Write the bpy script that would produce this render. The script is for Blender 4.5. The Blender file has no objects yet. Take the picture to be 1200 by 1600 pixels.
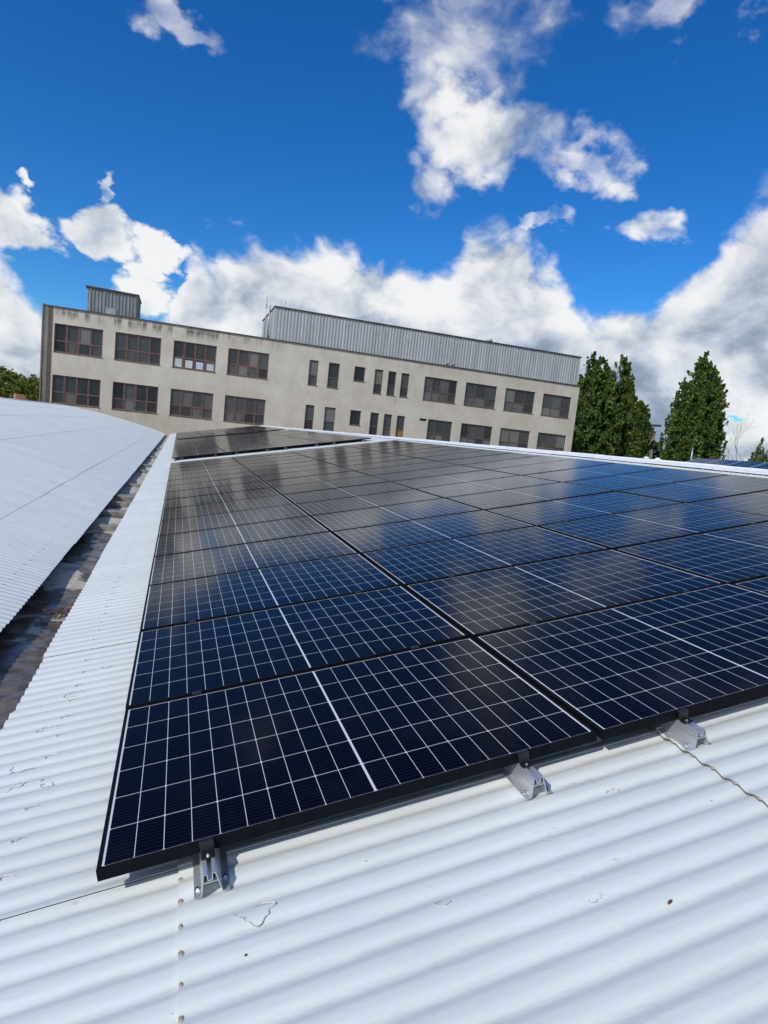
import bpy, bmesh, math, random
import numpy as np
from mathutils import Vector, Matrix
rnd = random.Random(7)
SC = bpy.context.scene
COL = SC.collection
rad = math.radians

# ------------------------------------------------------------------ camera
cam_d = bpy.data.cameras.new('camera')
cam_d.sensor_fit = 'VERTICAL'
cam_d.sensor_height = 24.0
cam_d.lens = 963.63 / 1600 * 24.0
cam_d.clip_start = 0.05
cam_d.clip_end = 4000
cam = bpy.data.objects.new('camera', cam_d)
COL.objects.link(cam)
RT = Vector((0.9443705, -0.3118886, 0.1043544))
DN = Vector((0.0618896, -0.1431010, -0.9877711))
FW = Vector((0.3230077, 0.9392803, -0.1158377))
M = Matrix((RT, -DN, -FW)).transposed().to_4x4()
M.translation = Vector((0.1448, -1.7535, 1.2952))
cam.matrix_world = M
SC.camera = cam

# ------------------------------------------------------------------ exposure
SC.view_settings.view_transform = 'Standard'
SC.view_settings.look = 'None'
SC.view_settings.exposure = 0.0
SC.view_settings.gamma = 1.0

# ------------------------------------------------------------------ sun
SUN_DIR = Vector((-0.68, -0.43, 0.62)).normalized()      # from the scene towards the sun
sun_el = math.asin(SUN_DIR.z)
sun_az = math.atan2(SUN_DIR.x, SUN_DIR.y)
ld = bpy.data.lights.new('sun', 'SUN')
ld.energy = 3.0
ld.angle = rad(0.53)
ld.color = (1.0, 0.955, 0.89)
sun = bpy.data.objects.new('sun', ld)
sun.rotation_euler = SUN_DIR.to_track_quat('Z', 'Y').to_euler()
COL.objects.link(sun)


# ------------------------------------------------------------------ node helper
class NT:
    def __init__(s, tree):
        s.t = tree

    def n(s, typ, **kw):
        nd = s.t.nodes.new(typ)
        for k, v in kw.items():
            setattr(nd, k, v)
        return nd

    def put(s, inp, v):
        if v is None:
            return
        if isinstance(v, bpy.types.NodeSocket):
            s.t.links.new(v, inp)
        else:
            if inp.type == 'RGBA' and len(v) == 3:
                v = (*v, 1)
            inp.default_value = v

    def m(s, op, a, b=None, c=None, clamp=False):
        nd = s.n('ShaderNodeMath', operation=op, use_clamp=clamp)
        for i, v in enumerate((a, b, c)):
            s.put(nd.inputs[i], v)
        return nd.outputs[0]

    def v(s, op, a, b=None, scale=None):
        nd = s.n('ShaderNodeVectorMath', operation=op)
        s.put(nd.inputs[0], a)
        s.put(nd.inputs[1], b)
        if scale is not None:
            s.put(nd.inputs['Scale'], scale)
        return nd.outputs['Value'] if op in ('LENGTH', 'DOT_PRODUCT', 'DISTANCE') else nd.outputs[0]

    def mix(s, f, a, b, typ='MIX'):
        nd = s.n('ShaderNodeMix', data_type='RGBA', blend_type=typ)
        s.put(nd.inputs[0], f)
        s.put(nd.inputs[6], a)
        s.put(nd.inputs[7], b)
        return nd.outputs[2]

    def noise(s, vec, scale=5, detail=4, rough=0.5, lac=2.0, dist=0.0, out=0):
        nd = s.n('ShaderNodeTexNoise')
        s.put(nd.inputs['Vector'], vec)
        nd.inputs['Scale'].default_value = scale
        nd.inputs['Detail'].default_value = detail
        nd.inputs['Roughness'].default_value = rough
        nd.inputs['Lacunarity'].default_value = lac
        nd.inputs['Distortion'].default_value = dist
        return nd.outputs[out]

    def voro(s, vec, scale=5, feature='F1', out='Distance', rnd_=1.0):
        nd = s.n('ShaderNodeTexVoronoi', feature=feature)
        s.put(nd.inputs['Vector'], vec)
        nd.inputs['Scale'].default_value = scale
        nd.inputs['Randomness'].default_value = rnd_
        return nd.outputs[out]

    def ramp(s, f, a, b, c0=0.0, c1=1.0, smooth=True):
        nd = s.n('ShaderNodeMapRange', interpolation_type='SMOOTHSTEP' if smooth else 'LINEAR')
        s.put(nd.inputs[0], f)
        nd.inputs[1].default_value = a
        nd.inputs[2].default_value = b
        nd.inputs[3].default_value = c0
        nd.inputs[4].default_value = c1
        return nd.outputs[0]

    def sep(s, v):
        nd = s.n('ShaderNodeSeparateXYZ')
        s.put(nd.inputs[0], v)
        return nd.outputs

    def comb(s, x=0.0, y=0.0, z=0.0):
        nd = s.n('ShaderNodeCombineXYZ')
        for i, v in enumerate((x, y, z)):
            s.put(nd.inputs[i], v)
        return nd.outputs[0]


# ------------------------------------------------------------------ world: nishita sky and clouds
world = bpy.data.worlds.new('World')
SC.world = world
world.use_nodes = True
wt = world.node_tree
wt.nodes.clear()
W = NT(wt)
sky = W.n('ShaderNodeTexSky', sky_type='NISHITA')
sky.sun_disc = False
sky.sun_elevation = sun_el
sky.sun_rotation = sun_az % (2 * math.pi)
sky.altitude = 300
sky.air_density = 1.0
sky.dust_density = 0.3
sky.ozone_density = 3.0
tc = W.n('ShaderNodeTexCoord').outputs['Generated']
sx, sy, sz = W.sep(tc)
az = W.m('MULTIPLY', W.m('ARCTAN2', sx, sy), 180 / math.pi)
el = W.m('MULTIPLY', W.m('ARCSINE', sz), 180 / math.pi)
hs = W.n('ShaderNodeHueSaturation')
hs.inputs['Saturation'].default_value = 1.34
hs.inputs['Value'].default_value = 1.04
W.put(hs.inputs['Color'], sky.outputs[0])
skyc = W.mix(1.0, hs.outputs[0], (0.55, 0.99, 1.30), 'MULTIPLY')
bg_sky = W.n('ShaderNodeBackground')
W.put(bg_sky.inputs[0], skyc)
bg_sky.inputs[1].default_value = 0.10
# cloud shapes, in degrees of azimuth and elevation on the sky itself
P = W.v('MULTIPLY', tc, (1.0, 1.0, 1.35))
warp = W.v('SCALE', W.v('SUBTRACT', W.noise(P, 6, 3, 0.5, out=1), (0.5, 0.5, 0.5)), scale=0.10)
P2 = W.v('ADD', P, warp)
n1 = W.noise(P2, 7.0, 10, 0.60)
n2 = W.noise(W.v('ADD', P2, (5.2, 1.3, 2.1)), 2.6, 5, 0.5)
AE = W.comb(az, el, 0.0)
wisp = W.v('SCALE', W.v('SUBTRACT', W.noise(P, 14, 4, 0.6, out=1), (0.5, 0.5, 0.5)), scale=7.0)
AEw = W.v('ADD', AE, wisp)


def blob(c, w, gain=1.0, rot=0.0, warped=True):
    v = W.v('SUBTRACT', AEw if warped else AE, (c[0], c[1], 0))
    if rot:
        r = W.n('ShaderNodeVectorRotate', rotation_type='Z_AXIS')
        W.put(r.inputs['Vector'], v)
        r.inputs['Angle'].default_value = rad(rot)
        v = r.outputs[0]
    l = W.v('LENGTH', W.v('MULTIPLY', v, (1 / w[0], 1 / w[1], 0)))
    return W.m('MULTIPLY', W.m('SUBTRACT', 1.25, l), gain * 0.95)


fc = W.n('ShaderNodeFloatCurve')
cv = fc.mapping.curves[0]
prof = [(-180, 15), (-60, 13), (-30, 12), (-17, 12.5), (-13.2, 11.4), (-11.6, 9.2), (-10, 7.2), (-4, 7.2), (-2.0, 8.4), (-1.0, 12.2),
        (0.5, 14.8), (4.5, 16.0), (7, 16.4), (13, 16.6), (18.8, 16.2), (21.6, 15.8), (23.6, 19.4), (26.8, 19.8), (29, 17.2), (33.5, 14.6),
        (38, 12.9), (41.7, 15.0), (43.3, 16.9), (44.9, 18.8), (47.5, 21.6), (52, 23), (62, 20), (90, 16), (180, 15)]
while len(cv.points) > 2:
    cv.points.remove(cv.points[0])
cv.points[0].location = ((prof[0][0] + 180) / 360, prof[0][1] / 40)
cv.points[1].location = ((prof[-1][0] + 180) / 360, prof[-1][1] / 40)
for a_, e_ in prof[1:-1]:
    cv.points.new((a_ + 180) / 360, e_ / 40)
for p_ in cv.points:
    p_.handle_type = 'AUTO_CLAMPED'
fc.mapping.update()
W.put(fc.inputs['Value'], W.m('DIVIDE', W.m('ADD', az, 180), 360))
top = W.m('MULTIPLY', fc.outputs[0], 40)
bank = W.m('MULTIPLY', W.m('SUBTRACT', top, el), 0.30)
bank = W.m('MINIMUM', bank, 1.5)
# openings low in the bank
for c, w, g in (((47.5, 5.0), (2.4, 0.5), 1.4), ((-8.5, 9.4), (2.6, 1.6), 1.6), ((-1.6, 10.8), (1.0, 2.0), 1.2), ((37.6, 15.5), (3.4, 1.6), 1.0)):
    bank = W.m('SUBTRACT', bank, W.m('MAXIMUM', blob(c, w, g), 0.0))
field = bank
for c, w, g, r, cap in (((23.4, 25.3), (4.4, 3.1), 2.2, 0, 9), ((27.6, 25.3), (3.0, 1.8), 1.2, 0, 1.0), ((19.8, 21.8), (1.7, 2.2), 1.0, 0, .8),
                        ((21.4, 31.9), (5.4, 3.0), 1.1, 0, .40), ((18.0, 28.6), (1.8, 2.4), 0.8, 0, .42), ((26.8, 31.5), (2.4, 2.6), 0.8, 0, .40),
                        ((33.0, 23.8), (3.6, 1.4), 1.0, 14, .62), ((36.0, 22.6), (1.1, 1.4), 1.0, 0, .8), ((38.2, 33.0), (3.4, 1.3), 0.8, 0, .42), ((44, 33.5), (3.0, 1.2), 0.8, 0, .3),
                        ((-2.2, 28.5), (2.8, 0.9), 0.9, 12, .42), ((39.6, 19.0), (2.4, 1.6), 1.2, 0, .60), ((30.2, 19.3), (1.4, 0.7), 0.8, 0, .22),
                        ((-13.0, 12.9), (3.2, 2.0), 1.6, 0, 1.2), ((-7.3, 13.9), (2.1, 1.7), 1.5, 0, 1.1), ((-7.3, 16.6), (0.7, 1.8), 1.2, 0, .7), ((-2.8, 13.4), (2.8, 1.2), 1.3, 0, .9),
                        ((-3.0, 9.6), (2.2, 1.8), 1.4, 0, 1.0), ((-11.4, 16.0), (0.8, 0.4), 0.8, 0, .5), ((13.4, 33), (1.2, 0.8), 0.6, 0, .25)):
    field = W.m('MAXIMUM', field, W.m('MINIMUM', blob(c, w, g, r), cap))
# looser unseen clouds higher up; cover behind thickened to whiten the fill light
hi = W.m('MINIMUM', W.m('MULTIPLY', W.m('SUBTRACT', n2, 0.56), 4.0), 0.12)
hi = W.m('SUBTRACT', hi, W.m('MULTIPLY', W.ramp(el, 38, 33), 3.0))
hi = W.m('MAXIMUM', hi, W.m('SUBTRACT', W.m('MULTIPLY', W.m('SUBTRACT', n2, 0.40), 4.0), W.m('MULTIPLY', W.ramp(sy, -0.25, 0.1), 8.0)))
field = W.m('MAXIMUM', field, hi)
dens = W.m('ADD', field, W.m('MULTIPLY', W.m('SUBTRACT', n1, 0.5), W.ramp(el, 18, 24, 3.6, 2.7)))
bil = W.m('SUBTRACT', 0.42, W.voro(P2, 26, 'SMOOTH_F1'))
dens = W.m('ADD', dens, W.m('MULTIPLY', bil, 0.75))
mask = W.ramp(W.m('DIVIDE', W.m('SUBTRACT', dens, 0.02), W.ramp(el, 16, 25, 0.70, 1.45)), -0.13, 0.95)
# light and grey inside the clouds
LO = Vector((-0.035, -0.01, 0.045))
n1b = W.noise(W.v('ADD', P2, tuple(LO)), 8.5, 6, 0.52)
lit = W.m('MULTIPLY', W.m('SUBTRACT', n1, n1b), 4.2)
deep = W.ramp(dens, 0.5, 2.4)
puff = W.m('MULTIPLY', bil, 0.55)
body = W.m('ADD', W.m('SUBTRACT', 0.86, W.m('MULTIPLY', deep, 0.40)), W.m('ADD', lit, puff))
ng = W.noise(W.v('ADD', P, (2.0, 7.0, 0.5)), 4.0, 3, 0.5)
body = W.m('SUBTRACT', body, W.m('MULTIPLY', W.ramp(W.m('SUBTRACT', top, el), 1.0, 10.0), 0.42))
body = W.m('ADD', body, W.m('MULTIPLY', W.m('SUBTRACT', ng, 0.46), 1.7))
body = W.ramp(body, -0.55, 1.30)
cc = W.n('ShaderNodeValToRGB')
e = cc.color_ramp.elements
e[0].position = 0.0
e[0].color = (0.27, 0.34, 0.45, 1)
e[1].position = 1.0
e[1].color = (1.0, 1.0, 1.0, 1)
q = cc.color_ramp.elements.new(0.48)
q.color = (0.60, 0.66, 0.75, 1)
W.put(cc.inputs[0], body)
bg_c = W.n('ShaderNodeBackground')
W.put(bg_c.inputs[0], cc.outputs[0])
bg_c.inputs[1].default_value = 0.92
mx = W.n('ShaderNodeMixShader')
W.put(mx.inputs[0], W.m('MULTIPLY', mask, 0.97))
wt.links.new(bg_sky.outputs[0], mx.inputs[1])
wt.links.new(bg_c.outputs[0], mx.inputs[2])
wo = W.n('ShaderNodeOutputWorld')
wt.links.new(mx.outputs[0], wo.inputs[0])


# ------------------------------------------------------------------ material helper
def mat(name):
    m = bpy.data.materials.new(name)
    m.use_nodes = True
    t = m.node_tree
    t.nodes.clear()
    N = NT(t)
    b = N.n('ShaderNodeBsdfPrincipled')
    o = N.n('ShaderNodeOutputMaterial')
    t.links.new(b.outputs[0], o.inputs[0])
    N.b = b
    N.o = o
    N.obj = N.n('ShaderNodeTexCoord').outputs['Object']
    return m, N


def setb(N, color=None, rough=None, metal=None, spec=None, bump=None, bstr=0.3, bdist=0.01):
    if color is not None:
        N.put(N.b.inputs['Base Color'], color)
    if rough is not None:
        N.put(N.b.inputs['Roughness'], rough)
    if metal is not None:
        N.put(N.b.inputs['Metallic'], metal)
    if spec is not None:
        N.put(N.b.inputs['Specular IOR Level'], spec)
    if bump is not None:
        bn = N.n('ShaderNodeBump')
        bn.inputs['Strength'].default_value = bstr
        bn.inputs['Distance'].default_value = bdist
        N.put(bn.inputs['Height'], bump)
        N.put(N.b.inputs['Normal'], bn.outputs[0])


def simple(name, color, rough=0.5, metal=0.0, spec=0.5, var=0.15, scale=8.0, bstr=0.0, stretch=(1, 1, 1)):
    m, N = mat(name)
    v = N.v('MULTIPLY', N.obj, stretch)
    n = N.noise(v, scale, 5, 0.6)
    c = N.mix(N.ramp(n, 0.3, 0.7), tuple(x * (1 - var) for x in color), tuple(min(1, x * (1 + var)) for x in color))
    setb(N, c, N.m('ADD', rough - 0.06, N.m('MULTIPLY', n, 0.12)), metal, spec, n if bstr else None, bstr)
    return m


# ---- white painted roof sheets
L_, W_ = 1.683, 1.036
PU, PV = 1.700, 1.058
PITCH = 0.0915
Y0L = 0.06                       # side lap lines lie at Y0L + k * SHEET
SHEET = PITCH * 8


def roof_mat(name, base):
    m, N = mat(name)
    big = N.noise(N.v('MULTIPLY', N.obj, (0.8, 1.6, 1)), 1.3, 4, 0.55)
    fine = N.noise(N.obj, 60, 4, 0.65)
    streak = N.noise(N.v('MULTIPLY', N.obj, (1.2, 18, 1)), 2.0, 4, 0.6)
    c = N.mix(N.ramp(big, 0.3, 0.7), tuple(x * 0.93 for x in base), base)
    c = N.mix(N.m('MULTIPLY', N.ramp(streak, 0.5, 0.8), 0.22), c, (0.50, 0.50, 0.49))
    # small chips and specks of dirt
    v = N.voro(N.v('MULTIPLY', N.obj, (1, 1.7, 1)), 9, out='Distance')
    vr = N.voro(N.v('MULTIPLY', N.obj, (1, 1.7, 1)), 9, out='Color')
    pick = N.ramp(N.sep(vr)[0], 0.72, 0.74)
    sz = N.m('MULTIPLY', N.sep(vr)[1], 0.05)
    sp = N.m('MULTIPLY', N.m('LESS_THAN', v, sz), pick)
    c = N.mix(N.m('MULTIPLY', sp, 0.65), c, (0.20, 0.18, 0.17))
    scuff = N.m('MULTIPLY', N.ramp(N.noise(N.v('MULTIPLY', N.obj, (1, 2.2, 1)), 22, 6, 0.7), 0.60, 0.72), N.ramp(N.noise(N.obj, 3.1, 3, 0.5), 0.52, 0.66))
    c = N.mix(N.m('MULTIPLY', scuff, 0.55), c, (0.46, 0.46, 0.46))
    yy = N.m('DIVIDE', N.m('SUBTRACT', N.sep(N.obj)[1], 0.06), 0.0915)
    val = N.ramp(N.m('ABSOLUTE', N.m('SUBTRACT', N.m('FRACT', yy), 0.5)), 0.16, 0.04)
    grime = N.m('MULTIPLY', val, N.ramp(N.noise(N.v('MULTIPLY', N.obj, (1.0, 6, 1)), 3.0, 6, 0.7), 0.42, 0.75))
    c = N.mix(N.m('MULTIPLY', grime, 0.38), c, (0.30, 0.29, 0.27))
    stain = N.ramp(N.noise(N.v('MULTIPLY', N.obj, (0.6, 1.4, 1)), 2.2, 7, 0.7), 0.54, 0.72)
    c = N.mix(N.m('MULTIPLY', stain, 0.16), c, (0.42, 0.42, 0.40))
    # peeling rings in the paint
    vb = N.voro(N.v('ADD', N.obj, N.v('SCALE', N.noise(N.obj, 30, 3, 0.6, out=1), scale=0.035)), 3.3, out='Distance')
    vbc = N.sep(N.voro(N.v('ADD', N.obj, N.v('SCALE', N.noise(N.obj, 30, 3, 0.6, out=1), scale=0.035)), 3.3, out='Color'))
    pick2 = N.ramp(vbc[0], 0.80, 0.81)
    rr = N.m('ABSOLUTE', N.m('SUBTRACT', vb, N.m('ADD', 0.05, N.m('MULTIPLY', vbc[1], 0.06))))
    ring = N.m('MULTIPLY', N.ramp(rr, 0.010, 0.0), N.m('MULTIPLY', pick2, N.ramp(N.noise(N.obj, 16, 2, 0.5), 0.48, 0.55)))
    c = N.mix(N.m('MULTIPLY', ring, 0.6), c, (0.30, 0.30, 0.30))
    h = N.m('ADD', N.m('MULTIPLY', fine, 0.25), N.m('ADD', N.m('MULTIPLY', scuff, 0.5), N.m('MULTIPLY', ring, 1.2)))
    h = N.m('ADD', h, N.m('MULTIPLY', N.noise(N.v('MULTIPLY', N.obj, (0.5, 2.0, 1)), 9, 4, 0.6), 1.0))
    setb(N, c, 0.48, 0.0, 0.4, h, 0.55, 0.004)
    return m


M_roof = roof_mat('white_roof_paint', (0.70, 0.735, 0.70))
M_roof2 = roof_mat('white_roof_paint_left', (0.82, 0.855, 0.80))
M_ridge = simple('ridge_cap_white', (0.84, 0.85, 0.87), 0.45, var=0.05)
M_edge = simple('sheet_end_shade', (0.16, 0.15, 0.14), 0.9, var=0.3, scale=30)  # dark tone paints shade onto the lower ends of the sheets

# ---- solar glass
m, N = mat('solar_cells')
M_cell = m
x, y, z = N.sep(N.obj)
dm = N.m('ABSOLUTE', N.m('SUBTRACT', x, L_ / 2))
MG, MX, MY = 0.0034, 0.0190, 0.0145
half = L_ / 2 - MG - MX
cp = half / 10
xm = N.m('SUBTRACT', dm, MG)
tx = N.m('DIVIDE', xm, cp)
dx = N.m('MULTIPLY', N.m('ABSOLUTE', N.m('SUBTRACT', tx, N.m('ROUND', tx))), cp)
cy_ = (W_ - 2 * MY) / 6
ty = N.m('DIVIDE', N.m('SUBTRACT', y, MY), cy_)
dy = N.m('MULTIPLY', N.m('ABSOLUTE', N.m('SUBTRACT', ty, N.m('ROUND', ty))), cy_)
lx = N.ramp(dx, 0.0013, 0.0007)
ly = N.ramp(dy, 0.0014, 0.0008)
t2 = N.m('DIVIDE', xm, cp * 2)
dx2 = N.m('MULTIPLY', N.m('ABSOLUTE', N.m('SUBTRACT', t2, N.m('ROUND', t2))), cp * 2)
dia = N.m('LESS_THAN', N.m('ADD', dx2, dy), 0.0058)
mid = N.m('LESS_THAN', xm, 0.0)
mar = N.m('GREATER_THAN', xm, half)
mar2 = N.m('GREATER_THAN', N.m('ABSOLUTE', N.m('SUBTRACT', y, W_ / 2)), W_ / 2 - MY)
white = N.m('MAXIMUM', N.m('MAXIMUM', lx, ly), N.m('MAXIMUM', N.m('MAXIMUM', dia, mid), N.m('MAXIMUM', mar, mar2)))
tb = N.m('MULTIPLY', ty, 10)
db = N.m('MULTIPLY', N.m('ABSOLUTE', N.m('SUBTRACT', N.m('FRACT', tb), 0.5)), cy_ / 10)
bus = N.ramp(db, 0.0009, 0.0002)
rdn = N.n('ShaderNodeObjectInfo').outputs['Random']
cellr = N.n('ShaderNodeTexWhiteNoise', noise_dimensions='3D')
N.put(cellr.inputs['Vector'], N.comb(N.m('FLOOR', N.m('MULTIPLY', N.m('DIVIDE', N.m('SUBTRACT', x, L_ / 2), cp), 1.0)), N.m('FLOOR', ty), rdn))
cellc = N.mix(cellr.outputs['Value'], (0.0014, 0.0012, 0.0042), (0.0024, 0.0022, 0.0070))
cellc = N.mix(N.m('MULTIPLY', bus, 0.08), cellc, (0.30, 0.33, 0.40))
c = N.mix(white, cellc, (0.62, 0.65, 0.65))
dust = N.noise(N.v('ADD', N.obj, N.comb(rdn, rdn, rdn)), 5, 5, 0.6)
c = N.mix(N.m('MULTIPLY', N.ramp(dust, 0.45, 0.8), 0.006), c, (0.5, 0.5, 0.48))
setb(N, c, N.m('ADD', 0.075, N.m('MULTIPLY', dust, 0.07)), 0.0, 0.5, N.noise(N.v('MULTIPLY', N.obj, (1.0, 0.35, 1)), 3.0, 2, 0.5), 0.10, 0.004)
N.b.inputs['IOR'].default_value = 1.18

M_frame = simple('black_anodised_frame', (0.0065, 0.0075, 0.010), 0.5, 0.0, 0.3, 0.2, 20)
for nd_ in M_frame.node_tree.nodes:
    if nd_.type == 'BSDF_PRINCIPLED':
        nd_.inputs['IOR'].default_value = 1.16
M_alu = simple('aluminium_rail', (0.72, 0.74, 0.76), 0.38, 0.75, 0.5, 0.10, 25, 0.05, (8, 0.3, 8))
M_steel = simple('bolt_steel', (0.75, 0.76, 0.76), 0.22, 1.0, 0.5, 0.05)
M_black = simple('black_clamp', (0.010, 0.010, 0.011), 0.4, 0.0, 0.5, 0.2)
M_rubber = simple('rubber_seal', (0.012, 0.012, 0.012), 0.8)

# ---- concrete gutter with puddles
m, N = mat('gutter_concrete')
M_gut = m
wv = N.v('MULTIPLY', N.obj, (0.7, 0.62, 1))
pud = N.ramp(N.noise(N.v('ADD', wv, (3.1, 0.55, 0)), 1.0, 5, 0.5), 0.455, 0.475)
fade = N.ramp(N.sep(N.obj)[1], 16, 9)
pud = N.m('MULTIPLY', pud, fade)
cn = N.noise(N.obj, 14, 6, 0.65)
cc2 = N.mix(N.ramp(cn, 0.3, 0.7), (0.42, 0.375, 0.30), (0.66, 0.61, 0.51))
cc2 = N.mix(N.m('MULTIPLY', N.ramp(N.noise(N.obj, 3.0, 4, 0.6), 0.58, 0.7), 0.6), cc2, (0.10, 0.085, 0.07))
wet = N.mix(N.ramp(N.noise(N.obj, 8, 4, 0.6), 0.35, 0.7), (0.085, 0.066, 0.046), (0.20, 0.165, 0.12))
c = N.mix(pud, cc2, wet)
ro = N.m('SUBTRACT', 0.85, N.m('MULTIPLY', pud, N.m('SUBTRACT', 0.66, N.m('MULTIPLY', N.ramp(N.noise(N.obj, 5, 4, 0.6), 0.42, 0.6), 0.40))))
setb(N, c, ro, 0, 0.5, N.m('MULTIPLY', N.noise(N.obj, 26, 6, 0.7), N.m('SUBTRACT', 1.03, pud)), 0.7, 0.02)
M_dark = simple('dark_concrete', (0.075, 0.072, 0.06), 0.85, var=0.5, scale=6, bstr=0.4)  # darker than the channel floor; for gutter walls and lower sheets
M_slab = simple('broken_concrete', (0.26, 0.245, 0.21), 0.9, var=0.3, scale=12, bstr=0.5)
M_leaflit = simple('wet_leaves', (0.13, 0.055, 0.025), 0.8, var=0.6, scale=30)
M_putty = simple('brown_putty', (0.40, 0.32, 0.24), 0.85, var=0.3, scale=60, bstr=0.3)
M_brick = simple('orange_brick', (0.42, 0.19, 0.10), 0.85, var=0.25, scale=20)

# ---- plaster
m, N = mat('beige_render')
M_wall = m
x, y, z = N.sep(N.obj)
big = N.noise(N.obj, 0.35, 5, 0.6)
med = N.noise(N.v('MULTIPLY', N.obj, (1, 1, 0.45)), 1.6, 6, 0.65)
c = N.mix(N.ramp(big, 0.3, 0.7), (0.52, 0.475, 0.385), (0.64, 0.59, 0.49))
c = N.mix(N.m('MULTIPLY', N.ramp(med, 0.45, 0.75), 0.35), c, (0.68, 0.65, 0.57))
c = N.mix(N.m('MULTIPLY', N.ramp(N.noise(N.obj, 5.0, 6, 0.7), 0.56, 0.72), 0.35), c, (0.38, 0.36, 0.31))
# soot band below the parapet, heavier towards the left, with drips
drip = N.noise(N.v('MULTIPLY', N.obj, (1, 1, 0.18)), 1.5, 5, 0.65)
hgt = N.ramp(z, 8.75, 9.95)
lft = N.ramp(x, 12, 2)
soot = N.m('MULTIPLY', N.m('MULTIPLY', N.ramp(drip, 0.44, 0.62), hgt), N.m('ADD', 0.15, N.m('MULTIPLY', lft, 0.85)))
soot = N.m('MULTIPLY', soot, N.ramp(z, 10.0, 9.7, 0.45, 1.0))
c = N.mix(soot, c, (0.10, 0.095, 0.08))
# run-off below the window sills
run = N.noise(N.v('MULTIPLY', N.obj, (1, 1, 0.12)), 3.2, 5, 0.65)
for zt_ in (6.1, 1.45):
    rr_ = N.m('MULTIPLY', N.ramp(z, zt_ - 1.3, zt_), N.m('LESS_THAN', z, zt_))
    c = N.mix(N.m('MULTIPLY', N.m('MULTIPLY', rr_, N.ramp(run, 0.50, 0.70)), 0.38), c, (0.24, 0.22, 0.18))
# vertical joints with pale filler
for xx in (18.9, 1.06, 40.0):
    jn = N.m('MULTIPLY', N.ramp(N.m('ABSOLUTE', N.m('SUBTRACT', x, xx)), 0.10, 0.03), 0.30)
    c = N.mix(jn, c, (0.66, 0.64, 0.59))
setb(N, c, 0.9, 0, 0.2, N.noise(N.obj, 12, 6, 0.7), 0.4, 0.02)
M_wall2 = simple('tan_render', (0.30, 0.25, 0.19), 0.9, var=0.12, scale=2, bstr=0.3)
M_trim = simple('dark_flashing', (0.075, 0.07, 0.065), 0.6, 0.2, var=0.3, scale=3)
M_brown = simple('brown_downpipe', (0.13, 0.085, 0.06), 0.6, var=0.3, scale=3)
M_wframe = simple('red_brown_window_steel', (0.20, 0.105, 0.095), 0.6, var=0.35, scale=6)
M_wframe_old = simple('grey_brown_window_steel', (0.13, 0.095, 0.082), 0.6, var=0.35, scale=6)
M_sill = simple('rusty_sill', (0.11, 0.075, 0.055), 0.7, var=0.3, scale=5)


def glass_mat(name, c0, c1, ro=0.10):
    m, N = mat(name)
    vr = N.n('ShaderNodeObjectInfo').outputs['Random']
    n = N.noise(N.v('MULTIPLY', N.obj, (1, 1, 0.4)), 2.2, 4, 0.6)
    f = N.m('ADD', N.m('MULTIPLY', vr, 0.6), N.m('MULTIPLY', n, 0.4))
    setb(N, N.mix(N.ramp(f, 0.2, 0.8), c0, c1), N.m('ADD', ro, N.m('MULTIPLY', n, 0.12)), 0, 0.5)
    return m


M_glass = glass_mat('dark_window_glass', (0.012, 0.015, 0.017), (0.065, 0.074, 0.078))
M_glass2 = glass_mat('paler_window_glass', (0.035, 0.036, 0.036), (0.17, 0.165, 0.15), 0.22)  # paler glass; on lower panes its colour stands in for reflected sky
M_pale = simple('pale_pane', (0.50, 0.55, 0.58), 0.3, var=0.12, scale=2)
M_board = simple('amber_board', (0.30, 0.15, 0.04), 0.7, var=0.3, scale=4)

# ---- grey metal cladding
m, N = mat('grey_metal_cladding')
M_clad = m
x, y, z = N.sep(N.obj)
st = N.noise(N.comb(N.m('MULTIPLY', N.m('ADD', x, y), 1.0), 0.0, N.m('MULTIPLY', z, 0.05)), 1.4, 4, 0.7)
st2 = N.noise(N.comb(N.m('ADD', x, y), 3.0, N.m('MULTIPLY', z, 0.10)), 6.0, 3, 0.6)
wn = N.n('ShaderNodeTexWhiteNoise', noise_dimensions='1D')
N.put(wn.inputs['W'], N.m('FLOOR', N.m('MULTIPLY', N.m('ADD', x, y), 1.15)))
c = N.mix(N.ramp(st, 0.3, 0.7), (0.33, 0.35, 0.355), (0.47, 0.50, 0.51))
c = N.mix(N.m('MULTIPLY', wn.outputs[0], 0.22), c, (0.33, 0.34, 0.34))
c = N.mix(N.m('MULTIPLY', N.ramp(st2, 0.55, 0.7), 0.30), c, (0.20, 0.19, 0.18))
rust = N.noise(N.v('MULTIPLY', N.obj, (1.0, 1.0, 0.25)), 0.7, 6, 0.7)
c = N.mix(N.m('MULTIPLY', N.ramp(rust, 0.56, 0.72), 0.4), c, (0.17, 0.15, 0.14))
setb(N, c, 0.62, 0.15, 0.4)
M_clad_d = simple('dark_metal_cladding', (0.22, 0.235, 0.24), 0.6, 0.2, var=0.35, scale=3, stretch=(3, 3, 0.15))
M_roofdark = simple('bitumen_roof', (0.07, 0.07, 0.07), 0.9)
M_galv = simple('galvanised_steel', (0.42, 0.43, 0.44), 0.45, 0.7, var=0.25, scale=6)

# ---- ground
m, N = mat('ground_asphalt_grass')
M_ground = m
g = N.ramp(N.noise(N.obj, 0.02, 4, 0.6), 0.45, 0.55)
f = N.noise(N.obj, 2.0, 6, 0.65)
c = N.mix(g, N.mix(f, (0.04, 0.04, 0.04), (0.07, 0.068, 0.065)), N.mix(f, (0.035, 0.055, 0.018), (0.07, 0.10, 0.03)))
setb(N, c, 0.9, 0, 0.2, f, 0.5, 0.05)


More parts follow.
